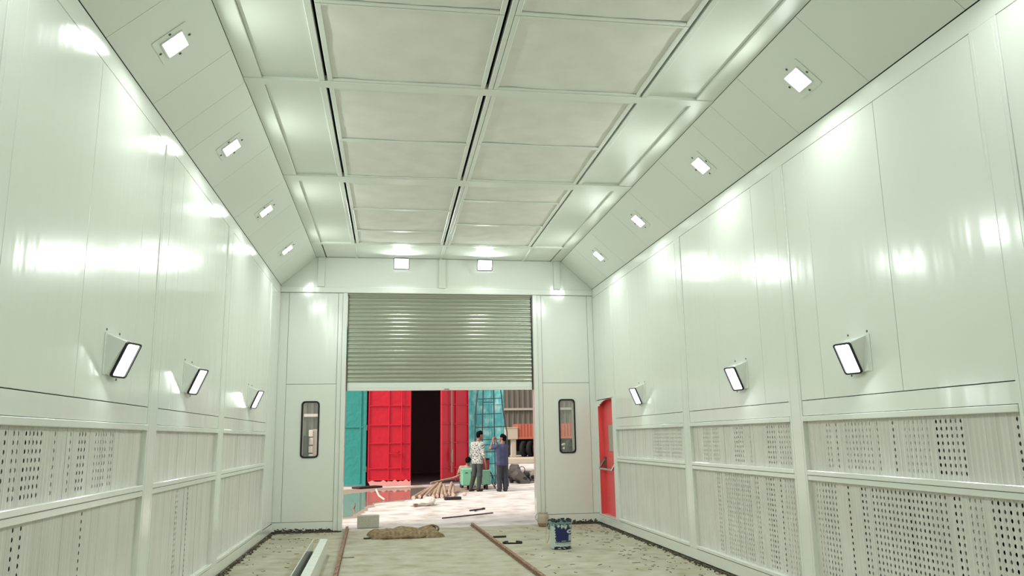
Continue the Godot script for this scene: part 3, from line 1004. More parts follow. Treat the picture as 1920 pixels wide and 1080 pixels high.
# ---------------------------------------------------------------- on the floor of the booth
func floor_things() -> void:
	# rails
	for e in [[Vector3(-0.722, 0, -14.30), Vector3(-0.595, 0, -9.48), "left"], [Vector3(1.430, 0, -14.25), Vector3(1.632, 0, -8.93), "right"]]:
		var a: Vector3 = e[0]
		var d: Vector3 = (e[1] - a).normalized()
		var L := 11.5
		var st := begin()
		var t := Transform3D(Basis(d.cross(UP) * -1.0, UP, d), a)
		prism(st, PackedVector2Array([Vector2(-0.03, 0), Vector2(-0.03, 0.006), Vector2(-0.012, 0.010), Vector2(-0.012, 0.032), Vector2(-0.022, 0.034), Vector2(-0.022, 0.044), Vector2(0.022, 0.044), Vector2(0.022, 0.034), Vector2(0.012, 0.032), Vector2(0.012, 0.010), Vector2(0.03, 0.006), Vector2(0.03, 0)]), 0, L, t)
		single("floor_rail", st, M.rust, "rusty steel rail on the floor, %s of the two" % e[2], "rail", "steel rails along the floor")
	# folded white channel
	var ch := thing("metal_channel", "long white folded sheet metal channel lying beside the left rail", "channel", Vector3(-0.82, 0, -11.235), Basis(UP, 0.02))
	var st := begin()
	prism(st, PackedVector2Array([Vector2(0, 0), Vector2(0, 0.20), Vector2(-0.095, 0.205), Vector2(-0.095, 0.197), Vector2(-0.006, 0.192), Vector2(-0.006, 0.006), Vector2(-0.184, 0.006), Vector2(-0.184, 0.205), Vector2(-0.193, 0.205), Vector2(-0.193, 0)]), 0, 3.6)
	part("folded_sheet", st, M.white_paint, ch)
	st = begin(); lohi(st, Vector3(-0.18, 0.007, 0.05), Vector3(-0.02, 0.06, 3.5), 0.01)
	part("dirt_inside", st, M.dirt, ch)
	# concrete block
	var bl := thing("concrete_block", "grey concrete building block standing at the left end of the threshold", "block", Vector3(-0.372, 0, -14.42), Basis(UP, 0.05))
	st = begin(); bx(st, Vector3(0, 0.105, 0), Vector3(0.375, 0.21, 0.16), 0.008)
	part("body", st, M.block, bl)
	sack()
	bucket()
	# stained pot by the right jamb
	var pot := thing("paint_pot", "small cream plastic pot with brown stains at the foot of the right jamb", "pot", Vector3(2.60, 0, -13.70))
	st = begin(true)
	lathe(st, [Vector2(0, 0), Vector2(0.075, 0), Vector2(0.082, 0.02), Vector2(0.096, 0.10), Vector2(0.096, 0.17), Vector2(0.080, 0.215), Vector2(0.086, 0.232), Vector2(0.078, 0.232), Vector2(0.070, 0.21), Vector2(0.07, 0.16), Vector2(0, 0.15)], 20)
	part("body", st, M.cream, pot)
	st = begin(true)
	lathe(st, [Vector2(0.0765, 0.001), Vector2(0.0835, 0.02), Vector2(0.0905, 0.06), Vector2(0.0895, 0.06)], 20)
	tag(part("stain", st, M.rust, pot), "brown stained lower half")
	st = begin()
	var arc := []
	for i in 9: arc.append(Vector3(-0.085 - 0.05 * sin(PI * i / 8.0), 0.23 - 0.15 * i / 8.0, 0))
	tube(st, arc, 0.006, 6)
	part("handle", st, M.pale_steel, pot)
	# offcuts
	st = begin(); bx(st, Vector3.ZERO, Vector3(0.20, 0.025, 0.04), 0.004, Transform3D(Basis(UP, 0.05), Vector3(1.67, 0.0135, -12.40)))
	single("metal_offcut", st, M.dark_wood, "short dark bar lying on the floor between right rail and bucket", "offcut")
	st = begin()
	blob(st, Vector3(1.66, 0.018, -11.66), Vector3(0.045, 0.022, 0.05), 0.3)
	bx(st, Vector3.ZERO, Vector3(0.18, 0.02, 0.03), 0.003, Transform3D(Basis(UP, -0.2), Vector3(1.77, 0.011, -11.62)))
	bx(st, Vector3.ZERO, Vector3(0.04, 0.035, 0.12), 0.003, Transform3D(Basis(UP, 0.4), Vector3(1.85, 0.018, -11.65)))
	single("scrap_iron", st, M.dark_wood, "crooked dark scrap on the floor just in front of the short dark bar", "scrap")
	st = begin(); bx(st, Vector3.ZERO, Vector3(0.16, 0.008, 0.02), 0.002, Transform3D(Basis(UP, 0.1), Vector3(-0.53, 0.005, -10.85)))
	single("wire_offcut", st, M.rust, "thin rusty offcut touching the left rail", "offcut")
	# long slats lying on the threshold
	st = begin(); tube(st, [Vector3(0.99, 0.014, -15.53), Vector3(1.5, 0.012, -15.9), Vector3(2.06, 0.014, -16.29)], 0.013, 6)
	single("thin_rod", st, M.dark_wood, "long dark rod lying on the pale ground outside the shutter", "rod")
	st = begin(); tube(st, [Vector3(1.66, 0.012, -17.0), Vector3(2.02, 0.012, -17.35)], 0.016, 6); tube(st, [Vector3(1.75, 0.012, -16.85), Vector3(2.0, 0.03, -17.3)], 0.012, 6)
	single("broken_stick", st, M.dark_wood, "short forked stick lying beyond the long dark rod", "stick")
	# crumbs of dirt along the foot of the walls and over the floor
	for e in [["left", XL + 0.012, 520], ["right", XR - 0.012, 620]]:
		st = begin()
		for i in e[2]:
			var z := rng.randf_range(-13.9, -7.0)
			var near: float = absf(rng.randfn(0, 0.03))
			var r := rng.randf_range(0.004, 0.015)
			blob(st, Vector3(e[1] + (near if e[0] == "left" else -near), r * 0.4, z), Vector3(r * 1.3, r * 0.8, r * 1.6), 0.35, 5, 3)
		for i in 300:
			var r := rng.randf_range(0.004, 0.013)
			blob(st, Vector3(e[1] - (0.018 if e[0] == "left" else -0.018), 0.028 + absf(rng.randfn(0, 0.022)), rng.randf_range(-13.8, -7.0)), Vector3(0.003, r, r * 2.2), 0.45, 7, 5)
		single("dirt_line", st, M.dirt, "dark crumbs of dirt along the foot of the %s wall" % e[0], "dirt", "", "stuff")
	st = begin()
	for i in 420:
		var x := rng.randf_range(XL + 0.02, OX0 - 0.02) if i % 2 else rng.randf_range(OX1 + 0.12, XR - 0.02)
		var r := rng.randf_range(0.006, 0.02)
		blob(st, Vector3(x, r * 0.4, ZE + 0.01 + absf(rng.randfn(0, 0.03))), Vector3(r * 1.5, r, r), 0.35, 5, 3)
	for i in 260:
		var r := rng.randf_range(0.003, 0.011)
		blob(st, Vector3(rng.randf_range(XL + 0.05, OX0 - 0.2) if i % 2 else rng.randf_range(OX1 + 0.2, XR - 0.05), 0.026 + absf(rng.randfn(0, 0.02)), ZE + 0.006), Vector3(r * 2.0, r, 0.003), 0.45, 7, 5)
	single("dirt_line", st, M.dirt, "dark crumbs of dirt along the foot of the end wall", "dirt", "", "stuff")
	st = begin()
	for i in 230:
		var p := Vector3(rng.randf_range(1.75, 3.6), 0.003, rng.randf_range(-13.8, -8.3)) if i % 3 else Vector3(rng.randf_range(-1.9, -0.9), 0.003, rng.randf_range(-13.8, -8.5))
		if i % 3 and p.x < 3.0 and rng.randf() < 0.6: p.x = rng.randf_range(2.9, 3.6)
		bx(st, Vector3.ZERO, Vector3(rng.randf_range(0.01, 0.07), 0.004, rng.randf_range(0.006, 0.02)), 0, Transform3D(Basis(UP, rng.randf_range(0, TAU)), p))
	single("floor_litter", st, mat("straw", Color(0.44, 0.39, 0.31), 0.95), "scattered chips and straw on the booth floor", "litter", "", "stuff")

func sack() -> void:
	var o := thing("burlap_sack", "flat brown burlap sack lying on the floor in front of the threshold", "sack", Vector3(0.235, 0, -13.05), Basis(UP, 0.16))
	var nz := noise(2.2, 3, FastNoiseLite.TYPE_SIMPLEX_SMOOTH, 51)
	var nz2 := noise(1.5, 1, FastNoiseLite.TYPE_SIMPLEX_SMOOTH, 52)
	var st := begin(true)
	var nx := 56
	var ny := 30
	var P := []
	for i in nx + 1:
		var row := []
		for j in ny + 1:
			var u := i / float(nx) * 2 - 1
			var v := j / float(ny) * 2 - 1
			var ex := 0.55 + 0.03 * nz.get_noise_2d(v * 3, 7)
			var ez := 0.40 * (1.0 - 0.22 * maxf(0, -u)) + 0.04 * nz.get_noise_2d(u * 3, 17)
			var x := u * ex
			var z := v * ez + 0.05 * u
			var edge := minf(1 - absf(u), 1 - absf(v))
			var lift := 0.09 * pow(clampf(edge * 4.0, 0, 1), 0.5) + 0.045 * nz.get_noise_2d(x * 0.8, z * 1.4) * clampf(edge * 5, 0, 1) + 0.022 * absf(nz2.get_noise_2d(x * 2.0, z * 3.0 + x)) * clampf(edge * 5, 0, 1)
			lift += 0.05 * exp(-pow((u - 0.9) / 0.1, 2)) * exp(-pow((v + 0.55) / 0.4, 2))
			if edge < 0.02: lift = 0.004
			row.append(Vector3(x, maxf(0.004, lift), z))
		P.append(row)
	for i in nx:
		for j in ny: quadn(st, P[i][j], P[i + 1][j], P[i + 1][j + 1], P[i][j + 1], UP)
	part("cloth", st, M.sacking, o)
	st = begin()
	var roll := []
	for i in 12: roll.append(Vector3(-0.42 + i * 0.065, 0.022 + 0.012 * sin(i * 1.3), 0.375 - 0.035 * sin(i * 0.55)))
	tube(st, roll, [0.012, 0.03, 0.034, 0.026, 0.03, 0.034, 0.03, 0.024, 0.03, 0.03, 0.024, 0.012], 8)
	tag(part("rolled_hem", st, M.sacking, o), "rolled front edge")
	st = begin()
	var mouth := []
	for i in 14:
		var a := TAU * i / 13.0
		mouth.append(Vector3(0.50 + 0.075 * cos(a), 0.07 + 0.05 * sin(a), -0.20 + 0.10 * cos(a)))
	tube(st, mouth, 0.016, 6)
	tag(part("mouth", st, M.sacking, o), "curled open end")
	st = begin(); blob(st, Vector3(0.50, 0.065, -0.21), Vector3(0.06, 0.045, 0.07), 0.1, 10, 6)
	tag(part("dark_lining", st, M.dark_wood, o), "dark inside of the open end")
	st = begin(); bx(st, Vector3(-0.585, 0.012, 0.17), Vector3(0.16, 0.02, 0.05), 0.006)
	tag(part("corner_tie", st, M.dark_wood, o), "dark tied corner")

func bucket() -> void:
	var o := thing("paint_bucket", "white plastic bucket with dark blue label and paint runs", "bucket", Vector3(2.322, 0, -10.98), Basis(UP, 0.0))
	var img := Image.create(512, 256, false, Image.FORMAT_RGB8)
	var white := Color(0.78, 0.83, 0.78)
	img.fill(white)
	var navy := Color(0.10, 0.13, 0.36)
	var nz := noise(0.03, 3, FastNoiseLite.TYPE_SIMPLEX_SMOOTH, 61)
	for y in 256:
		for x in 512:
			var left := 118 + 14 * nz.get_noise_2d(x * 0.2, y * 1.5) + (24 if y > 190 else 0)
			var topy := 36 + 42 * nz.get_noise_2d(x * 1.5, 9)
			var c := white
			if x > left and x < 400 and y > topy and y < 192: c = navy
			if x > left - 30 and y > 196 and y < 214 and x < 420 and nz.get_noise_2d(x * 0.6, y * 4.0) > -0.1: c = Color(0.55, 0.62, 0.66)
			if y > 228 and x > 100 and nz.get_noise_2d(x * 0.8, y * 2.0) > -0.28: c = navy.darkened(0.35)
			if y < 30 and nz.get_noise_2d(x * 1.2, y * 2.5) > 0.02: c = Color(0.14, 0.22, 0.30)
			if pow((x - 242) / 34.0, 2) + pow((y - 84) / 20.0, 2) < 1: c = white
			if pow((x - 243) / 19.0, 2) + pow((y - 85) / 8.0, 2) < 1: c = navy
			if x > 226 and x < 282 and y > 116 and y < 176: c = Color(0.66, 0.72, 0.74)
			if x > 165 and x < 205 and y > 172 and y < 177: c = white
			if y > 178 and y < 192 and x > left and x < 270 and (x / 7 + y / 5) % 3 == 0: c = Color(0.45, 0.5, 0.62)
			img.set_pixel(511 - x, y, c)
	var m := mat("bucket_print", Color.WHITE, 0.4)
	m.albedo_texture = ImageTexture.create_from_image(img)
	var st := begin(true)
	var prof := []
	for i in 9: prof.append(Vector2(0.138 + 0.018 * i / 8.0, 0.006 + 0.344 * i / 8.0))
	lathe(st, prof, 40, Transform3D(Basis(UP, 2.55), Vector3.ZERO), true)
	part("body", st, m, o)
	st = begin(true)
	lathe(st, [Vector2(0, 0.0), Vector2(0.134, 0.0), Vector2(0.138, 0.006)], 32)
	part("base", st, M.navy_tee, o)
	st = begin(true)
	lathe(st, [Vector2(0.156, 0.335), Vector2(0.166, 0.338), Vector2(0.166, 0.352), Vector2(0.158, 0.356), Vector2(0.158, 0.368), Vector2(0.146, 0.372), Vector2(0.142, 0.34), Vector2(0.14, 0.30), Vector2(0.0, 0.30)], 40)
	part("rim", st, mat("rim_paint", Color(0.42, 0.55, 0.56), 0.5), o)
	st = begin()
	for i in 26:
		var a := rng.randf_range(0, TAU)
		blob(st, Vector3(cos(a) * 0.152, 0.372 + rng.randf_range(-0.004, 0.012), sin(a) * 0.152), Vector3(0.02, 0.012, 0.02), 0.3, 6, 4)
	tag(part("paint_crust", st, M.dark_grey, o), "dried paint crust on the rim")
	st = begin()
	var bail := []
	for i in 15: bail.append(Vector3(-0.165 - 0.03 * sin(PI * i / 14.0), 0.33 - 0.25 * sin(PI * i / 14.0), 0.13 * cos(PI * i / 14.0)))
	tube(st, bail, 0.004, 6)
	part("handle", st, M.pale_steel, o)
	st = begin(); bx(st, Vector3(-0.166, 0.29, 0.02), Vector3(0.03, 0.06, 0.05), 0.008)
	part("handle_lug", st, M.rim_paint, o)

# ---------------------------------------------------------------- the painted building opposite
const ZT := -27.0

func building() -> void:
	var b := thing("teal_building", "teal steel building opposite the shutter with a wide doorway", "building", Vector3(0, 0, ZT))
	var H := 5.2
	var st := begin()
	lohi(st, Vector3(-2.3, 0, 0), Vector3(-0.80, H, -0.12), 0.01)
	part("front_wall", st, M.teal, b)
	st = begin()
	lohi(st, Vector3(2.60, 0, 0), Vector3(3.84, H, -0.12), 0.01)
	tag(part("front_wall", st, M.teal_worn, b), "worn pale teal sheeting")
	st = begin()
	lohi(st, Vector3(-0.80, 4.3, 0), Vector3(2.60, H, -0.12), 0.01)
	part("front_wall", st, M.teal, b)
	st = begin()
	lohi(st, Vector3(-2.3, 0, -0.12), Vector3(-2.2, H, -9)); lohi(st, Vector3(3.74, 0, -0.12), Vector3(3.84, H, -9)); lohi(st, Vector3(-2.3, 0, -9), Vector3(3.84, H, -9.1)); lohi(st, Vector3(-2.4, H, 0.1), Vector3(3.94, H + 0.1, -9.2))
	part("hall_walls", st, M.dark_inside, b)
	st = begin()
	lohi(st, Vector3(-2.2, 0.0, -0.12), Vector3(3.74, 0.015, -9))
	part("inner_floor", st, M.dark_inside, b)
	for e in [[-0.895, -0.80], [2.60, 2.70]]:
		st = begin(); lohi(st, Vector3(e[0], 0, 0.06), Vector3(e[1], 4.3, 0.0), 0.008)
		part("door_post", st, M.teal if e[0] < 0 else M.teal_worn, b)
	for e in [[-2.3, -0.9, 1.93], [-2.3, -0.9, 0.06], [2.72, 3.84, 2.66], [2.72, 3.84, 1.93], [2.72, 3.84, 1.1]]:
		st = begin(); lohi(st, Vector3(e[0], e[2] - 0.025, 0.025), Vector3(e[1], e[2] + 0.025, 0), 0.006)
		part("wall_rib", st, M.teal if e[0] < 0 else M.teal_worn, b)
	for x in [-1.0, 2.92, 3.36, 3.78]:
		st = begin(); lohi(st, Vector3(x - 0.025, 0.1, 0.03), Vector3(x + 0.025, 4.3, 0), 0.006)
		part("wall_rib", st, M.teal if x < 0 else M.teal_worn, b)
	st = begin(); lohi(st, Vector3(-2.3, 0.0, 0.02), Vector3(-0.80, 0.05, 0.0))
	part("base_shadow_gap", st, M.dark_inside, b)
	for y in [0.55, 1.9, 3.2]:
		st = begin(); tube(st, [Vector3(-0.79, y - 0.09, 0.08), Vector3(-0.79, y + 0.09, 0.08)], 0.028, 8)
		part("hinge", st, M.grey_steel, b)
	# left leaf, nearly in the wall plane
	leaf(b, "door_leaf", Vector3(-0.745, 0.0, 0.09), 0.02, false)
	# right leaf swung towards us
	leaf(b, "door_leaf", Vector3(2.58, 0.0, 0.10), -PI + 0.80, true)

func leaf(b: Node3D, called: String, at: Vector3, turn: float, open: bool) -> void:
	var w := 1.415
	var t := Transform3D(Basis(UP, turn), at)
	var H := 4.05
	var f := -1.0 if open else 1.0     # which side shows its frame
	var st := begin()
	bx(st, Vector3(w / 2, H / 2 + 0.1, 0), Vector3(w, H - 0.2, 0.02), 0.004, t)
	var l := part(called, st, M.crimson, b)
	var hs := [0.2, 0.57, 1.38, 1.98, 2.62, 3.4, 4.0]
	for y in hs:
		st = begin(); bx(st, Vector3(w / 2, y, f * 0.03), Vector3(w, 0.034, 0.035), 0.006, t)
		part("door_bar", st, M.crimson, l)
	for x in [0.025, 0.68, w - 0.025]:
		st = begin(); bx(st, Vector3(x, H / 2 + 0.06, f * 0.028), Vector3(0.036, H - 0.15, 0.04), 0.006, t)
		part("door_bar", st, M.crimson, l)
	st = begin()
	var rx := 1.10 if not open else 0.95
	tube(st, [t * Vector3(rx, 0.42, f * 0.075), t * Vector3(rx, 3.9, f * 0.075)], 0.022, 8)
	part("lock_rod", st, M.pale_steel if open else M.crimson, l)
	st = begin()
	if open:
		tube(st, [t * Vector3(rx, 0.75, f * 0.09), t * Vector3(rx + 0.03, 0.95, f * 0.11), t * Vector3(rx, 1.15, f * 0.09)], 0.035, 6)
		tag(part("rod_wrapping", st, M.pale_steel, l), "pale wrapping on the rod")
	else:
		bx(st, Vector3(rx - 0.2, 1.05, 0.07), Vector3(0.42, 0.035, 0.03), 0.004, t)
		bx(st, Vector3(rx - 0.14, 1.12, 0.07), Vector3(0.06, 0.10, 0.05), 0.004, t)
		part("latch", st, M.crimson, l)
		st = begin()
		var poly := PackedVector2Array([Vector2(0.10, -0.0), Vector2(0.02, 0.15)])
		for i in 15: poly.append(Vector2(0.02 + 1.38 * (i + 0.5) / 15, 0.16 + 0.05 * sin(i * 2.3) * cos(i * 0.7)))
		poly.append_array(PackedVector2Array([Vector2(w, 0.16), Vector2(w, 0.0)]))
		prism(st, poly, 0.03, 0.05, t)
		tag(part("splashed_skirt", st, M.pale_splash, l), "pale splashed foot of the leaf")

# ---------------------------------------------------------------- yard
func flat_shape(st: SurfaceTool, pts: Array, y: float) -> void:
	var c := Curve2D.new()
	for i in pts.size():
		var p: Vector2 = pts[i]
		var tan: Vector2 = (pts[(i + 1) % pts.size()] - pts[i - 1]) * 0.16
		c.add_point(p, -tan, tan)
	c.add_point(pts[0])
	var nz := noise(1.7, 3, FastNoiseLite.TYPE_SIMPLEX_SMOOTH, 71)
	var poly := PackedVector2Array()
	for i in 160:
		var p := c.sample_baked(c.get_baked_length() * i / 160.0)
		poly.append(p + Vector2(nz.get_noise_2d(p.x * 2, p.y), nz.get_noise_2d(p.y, p.x * 2 + 40)) * 0.12)
	var tri := Geometry2D.triangulate_polygon(poly)
	for i in range(0, tri.size(), 3):
		var q := []
		for k in 3: q.append(Vector3(poly[tri[i + k]].x, y, poly[tri[i + k]].y))
		trin(st, q[0], q[1], q[2], UP)

func yard() -> void:
	var st := begin()
	flat_shape(st, [Vector2(-3.2, -22.6), Vector2(-1.3, -23.3), Vector2(-0.65, -24.2), Vector2(0.06, -24.9), Vector2(1.0, -25.6), Vector2(1.6, -25.0), Vector2(1.75, -23.2), Vector2(0.95, -21.7), Vector2(0.52, -20.9), Vector2(-0.39, -20.0), Vector2(-0.62, -18.2), Vector2(-0.75, -16.6), Vector2(-1.4, -16.2), Vector2(-3.4, -17.5)], 0.0)
	single("puddle", st, M.puddle_water, "still puddle reflecting the red and teal doors", "puddle")
	st = begin()
	flat_shape(st, [Vector2(-3.2, -22.0), Vector2(-3.2, -25.0), Vector2(-0.4, -25.9), Vector2(1.2, -26.3), Vector2(2.6, -26.0), Vector2(3.6, -25.2), Vector2(2.9, -24.2), Vector2(2.1, -22.9), Vector2(1.3, -21.6), Vector2(0.6, -20.6), Vector2(-0.3, -19.7), Vector2(-0.5, -18.0), Vector2(-0.6, -16.3), Vector2(-1.6, -15.8), Vector2(-3.4, -17.0)], -0.002)
	single("damp_earth", st, M.wet_mud, "dark damp earth between the puddle and the doors", "earth", "", "structure")
	# bundle of poles fanned out on the ground
	var lows := [[-0.02, 0.0], [0.14, 0.25], [0.27, 0.1], [0.38, 0.45], [0.48, 0.15], [0.60, 0.35], [0.72, 0.3], [0.84, 0.75], [0.95, 1.0], [1.04, 0.7]]
	for i in lows.size():
		var a := Vector3(0.60 + lows[i][0], 0.045, -20.6 - lows[i][1])
		var e := Vector3(1.28 + 0.035 * i + (0.22 if i > 7 else 0.0), 0.16 + 0.035 * (i % 3), -23.6 + 0.12 * (i % 4))
		var dirv := (e - a).normalized()
		var o := thing("wood_pole", "%s in the fan of rough poles beside the puddle" % ["leftmost splayed pole", "second pole from the left", "third pole from the left", "fourth pole from the left", "fifth pole from the left", "sixth pole from the left", "fourth pole from the right", "third pole from the right", "second pole from the right", "rightmost upright-looking pole"][i], "pole", a, Basis(), "rough poles piled beside the puddle")
		st = begin(); tube(st, [Vector3.ZERO, (e - a) * 0.5 + Vector3(0, 0.01, 0), e - a], [0.047, 0.045, 0.04], 9)
		part("shaft", st, M.wood, o)
		st = begin(); tube(st, [-dirv * 0.004, dirv * 0.05], 0.0485, 9)
		tag(part("cut_end", st, M.wood_end, o), "pale cut end")
	st = begin(); tube(st, [Vector3(1.18, 0.22, -23.9), Vector3(1.9, 0.34, -24.3), Vector3(2.25, 0.46, -24.6)], 0.03, 7)
	single("cross_pole", st, M.wood, "long thin pole running from the pile towards the green machine", "pole")
	st = begin(); bx(st, Vector3.ZERO, Vector3(0.42, 0.07, 0.16), 0.01, Transform3D(Basis(UP, 0.1), Vector3(1.55, 0.035, -20.25)))
	single("wood_offcut", st, M.dark_wood, "dark timber offcut in front of the fanned poles", "offcut")
	st = begin(); blob(st, Vector3(1.97, 0.04, -21.6), Vector3(0.07, 0.045, 0.065), 0.15, 9, 6)
	single("pink_stone", st, M.wood_end, "small pinkish lump right of the fanned poles", "stone")
	st = begin(true)
	blob(st, Vector3(0.70, 0.05, -18.75), Vector3(0.30, 0.09, 0.26), 0.22, 12, 8)
	blob(st, Vector3(0.90, 0.06, -18.9), Vector3(0.15, 0.12, 0.16), 0.2, 10, 7)
	single("plaster_heap", st, M.plaster, "small heap of white plaster on the ground before the poles", "heap")
	st = begin(); bx(st, Vector3.ZERO, Vector3(0.09, 0.07, 0.08), 0.008, Transform3D(Basis(UP, 0.4), Vector3(0.57, 0.037, -18.44)))
	single("brick_piece", st, M.rust, "small brown brick piece leaning on the plaster heap", "brick")
	st = begin(); tube(st, [Vector3(-0.36, 0.22, -21.4), Vector3(-0.28, 0.10, -20.9), Vector3(-0.13, 0.025, -20.5)], 0.026, 6)
	single("bent_stick", st, M.wood_end, "pale bent stick poking out of the puddle", "stick")
	st = begin(); tube(st, [Vector3(-0.80, 0.01, -18.4), Vector3(-0.775, 0.06, -18.4), Vector3(-0.77, 0.12, -18.42)], [0.03, 0.022, 0.008], 6)
	single("splinter", st, M.rust, "small brown splinter upright in the shallow edge of the puddle at the left jamb", "splinter")
	st = begin(); bx(st, Vector3.ZERO, Vector3(0.42, 0.06, 0.9), 0.01, Transform3D(Basis(UP, -0.9), Vector3(-0.72, 0.03, -26.0)))
	single("dark_plank", st, M.dark_wood, "dark plank lying at the foot of the left red door leaf", "plank")
	generator()
	scaffold()
	debris()

func generator() -> void:
	var g := thing("welding_machine", "mint green welding machine on wheels behind the man in the printed shirt", "machine", Vector3(2.53, 0, -24.05))
	var st := begin(); bx(st, Vector3(-0.14, 0.375, 0), Vector3(0.58, 0.49, 0.62), 0.02)
	var body := part("body", st, M.mint, g)
	st = begin(); bx(st, Vector3(0.28, 0.35, 0.02), Vector3(0.26, 0.44, 0.56), 0.02)
	part("side_case", st, M.mint_dark, g)
	st = begin(); bx(st, Vector3(-0.03, 0.52, 0.312), Vector3(0.07, 0.07, 0.012), 0.003)
	part("socket", st, M.black_rubber, body)
	for e in [[-0.16, 0.47, 0.018, 0.13], [-0.30, 0.50, 0.08, 0.018]]:
		st = begin(); bx(st, Vector3(e[0], e[1], 0.311), Vector3(e[2], e[3], 0.01), 0.002)
		part("slot", st, M.black_rubber, body)
	st = begin(); bx(st, Vector3(-0.10, 0.25, 0.311), Vector3(0.20, 0.11, 0.006))
	part("sticker", st, M.yellow_sticker, body)
	for x in [-0.20, 0.30]:
		for z in [-0.25, 0.27]:
			st = begin(); lathe(st, [Vector2(0, -0.03), Vector2(0.075, -0.03), Vector2(0.085, 0), Vector2(0.075, 0.03), Vector2(0, 0.03)], 16, Transform3D(Basis(Vector3(0, 0, 1), PI / 2), Vector3(x, 0.085, z)))
			part("wheel", st, M.tyre, g)
	st = begin(); tube(st, [Vector3(-0.42, 0.60, 0.25), Vector3(-0.47, 0.59, 0.3), Vector3(-0.49, 0.55, 0.3)], 0.016, 6)
	part("handle", st, M.pale_steel, g)
	st = begin(); bx(st, Vector3(0.30, 0.72, -0.05), Vector3(0.22, 0.30, 0.30), 0.02)
	var eng := part("engine", st, M.machine_red, g)
	st = begin(); bx(st, Vector3(0.30, 0.885, -0.05), Vector3(0.235, 0.04, 0.31), 0.01)
	part("engine_cap", st, M.black_rubber, eng)
	st = begin(); tube(st, [Vector3(0.40, 0.55, 0.2), Vector3(0.47, 0.4, 0.25), Vector3(0.46, 0.2, 0.28), Vector3(0.56, 0.02, 0.3)], 0.014, 6); tube(st, [Vector3(0.44, 0.5, 0.15), Vector3(0.52, 0.3, 0.2), Vector3(0.58, 0.02, 0.1)], 0.012, 6)
	part("cable", st, M.black_rubber, g)

func scaffold() -> void:
	var s := thing("ladder_tower", "dark steel ladder tower standing against the teal wall behind the two men", "scaffold", Vector3(3.03, 0, -25.3))
	var k := 25.3 / 23.6
	var q := func(x: float, y: float, z: float) -> Vector3: return Vector3((x * k) - 3.03, 1.5 + (y - 1.5) * k, z)
	var poles := [[q.call(2.44, -0.0, 0.25), q.call(2.47, 2.2, 0.1), q.call(2.66, 3.6, -0.05)], [q.call(2.74, 0.0, -0.55), q.call(2.75, 1.68, -0.5), q.call(2.79, 3.9, -0.35)], [q.call(3.14, 0.0, -0.55), q.call(3.12, 1.6, -0.5), q.call(3.08, 3.9, -0.35)], [q.call(3.42, 0.0, 0.25), q.call(3.42, 1.66, 0.12), q.call(3.32, 2.25, 0.08), q.call(3.20, 3.6, -0.05)]]
	for p in poles:
		p[0].y = 0.0
		var st := begin(); tube(st, p, 0.019, 7)
		part("leg", st, M.scaffold_steel, s)
	for y in [2.65, 2.2, 1.81, 1.45, 1.09, 0.75, 0.4, 3.05]:
		var st := begin(); tube(st, [q.call(2.46 if y < 2.3 else 2.56, y, 0.12), q.call(3.42 if y < 2.0 else 3.27, y + 0.02, 0.12)], 0.014, 6)
		part("rung", st, M.scaffold_steel, s)
	for y in [2.58, 1.3]:
		var st := begin(); tube(st, [q.call(2.75, y, -0.48), q.call(3.11, y, -0.48)], 0.014, 6)
		part("rung", st, M.scaffold_steel, s)

func debris() -> void:
	# worn motors and pump parts heaped on the ground
	var names := [["leaning grey motor with a dark round flange in the scrap heap", Vector3(4.17, 0.33, -27.0), Vector3(0.20, 0.30, 0.2), "machine_grey"], ["cone shaped dark pump casing in front of the scrap heap", Vector3(4.30, 0.17, -26.6), Vector3(0.40, 0.19, 0.26), "machine_grey"], ["pale grey motor body lying at the right of the scrap heap", Vector3(4.95, 0.20, -27.0), Vector3(0.30, 0.19, 0.2), "machine_pale"], ["small dark motor at the back of the scrap heap", Vector3(4.68, 0.19, -27.4), Vector3(0.18, 0.18, 0.16), "machine_grey"], ["dark casting at the right end of the scrap heap", Vector3(5.35, 0.24, -27.2), Vector3(0.26, 0.24, 0.2), "dark_grey"]]
	for e in names:
		var o := thing("scrap_motor", e[0], "scrap", Vector3(e[1].x, 0, e[1].z), Basis(), "scrap motors on the ground")
		var st := begin()
		var turn := Basis(Vector3(0, 0, 1), rng.randf_range(-0.5, 0.5)) * Basis(UP, rng.randf_range(-1, 1))
		var r: Vector3 = e[2]
		lathe(st, [Vector2(0, -1), Vector2(0.55, -1), Vector2(0.62, -0.85), Vector2(0.95, -0.75), Vector2(1, 0.5), Vector2(0.8, 0.75), Vector2(0.45, 0.8), Vector2(0.4, 1), Vector2(0, 1)], 14, Transform3D(turn * Basis(Vector3(0, 0, 1), 1.2), Vector3(0, e[1].y, 0)) * Transform3D(Basis.from_scale(Vector3(r.y, r.x, r.z)), Vector3.ZERO))
		part("casing", st, M[e[3]], o)
		for i in 5:
			st = begin()
			blob(st, Vector3(rng.randf_range(-0.8, 0.8) * r.x, rng.randf_range(0.08, e[1].y + r.y * 0.6), rng.randf_range(-0.8, 0.8) * r.z), r * rng.randf_range(0.24, 0.42), 0.3, 8, 5)
			part("fitting", st, M.dark_grey, o)
	var o := thing("loose_flange", "thin dark ring standing on top of the scrap heap", "ring", Vector3(4.42, 0.42, -27.0))
	var st := begin()
	var c := []
	for i in 17: c.append(Vector3(0.11 * cos(TAU * i / 16), 0.11 * sin(TAU * i / 16), 0))
	tube(st, c, 0.014, 6)
	part("ring", st, M.dark_grey, o)

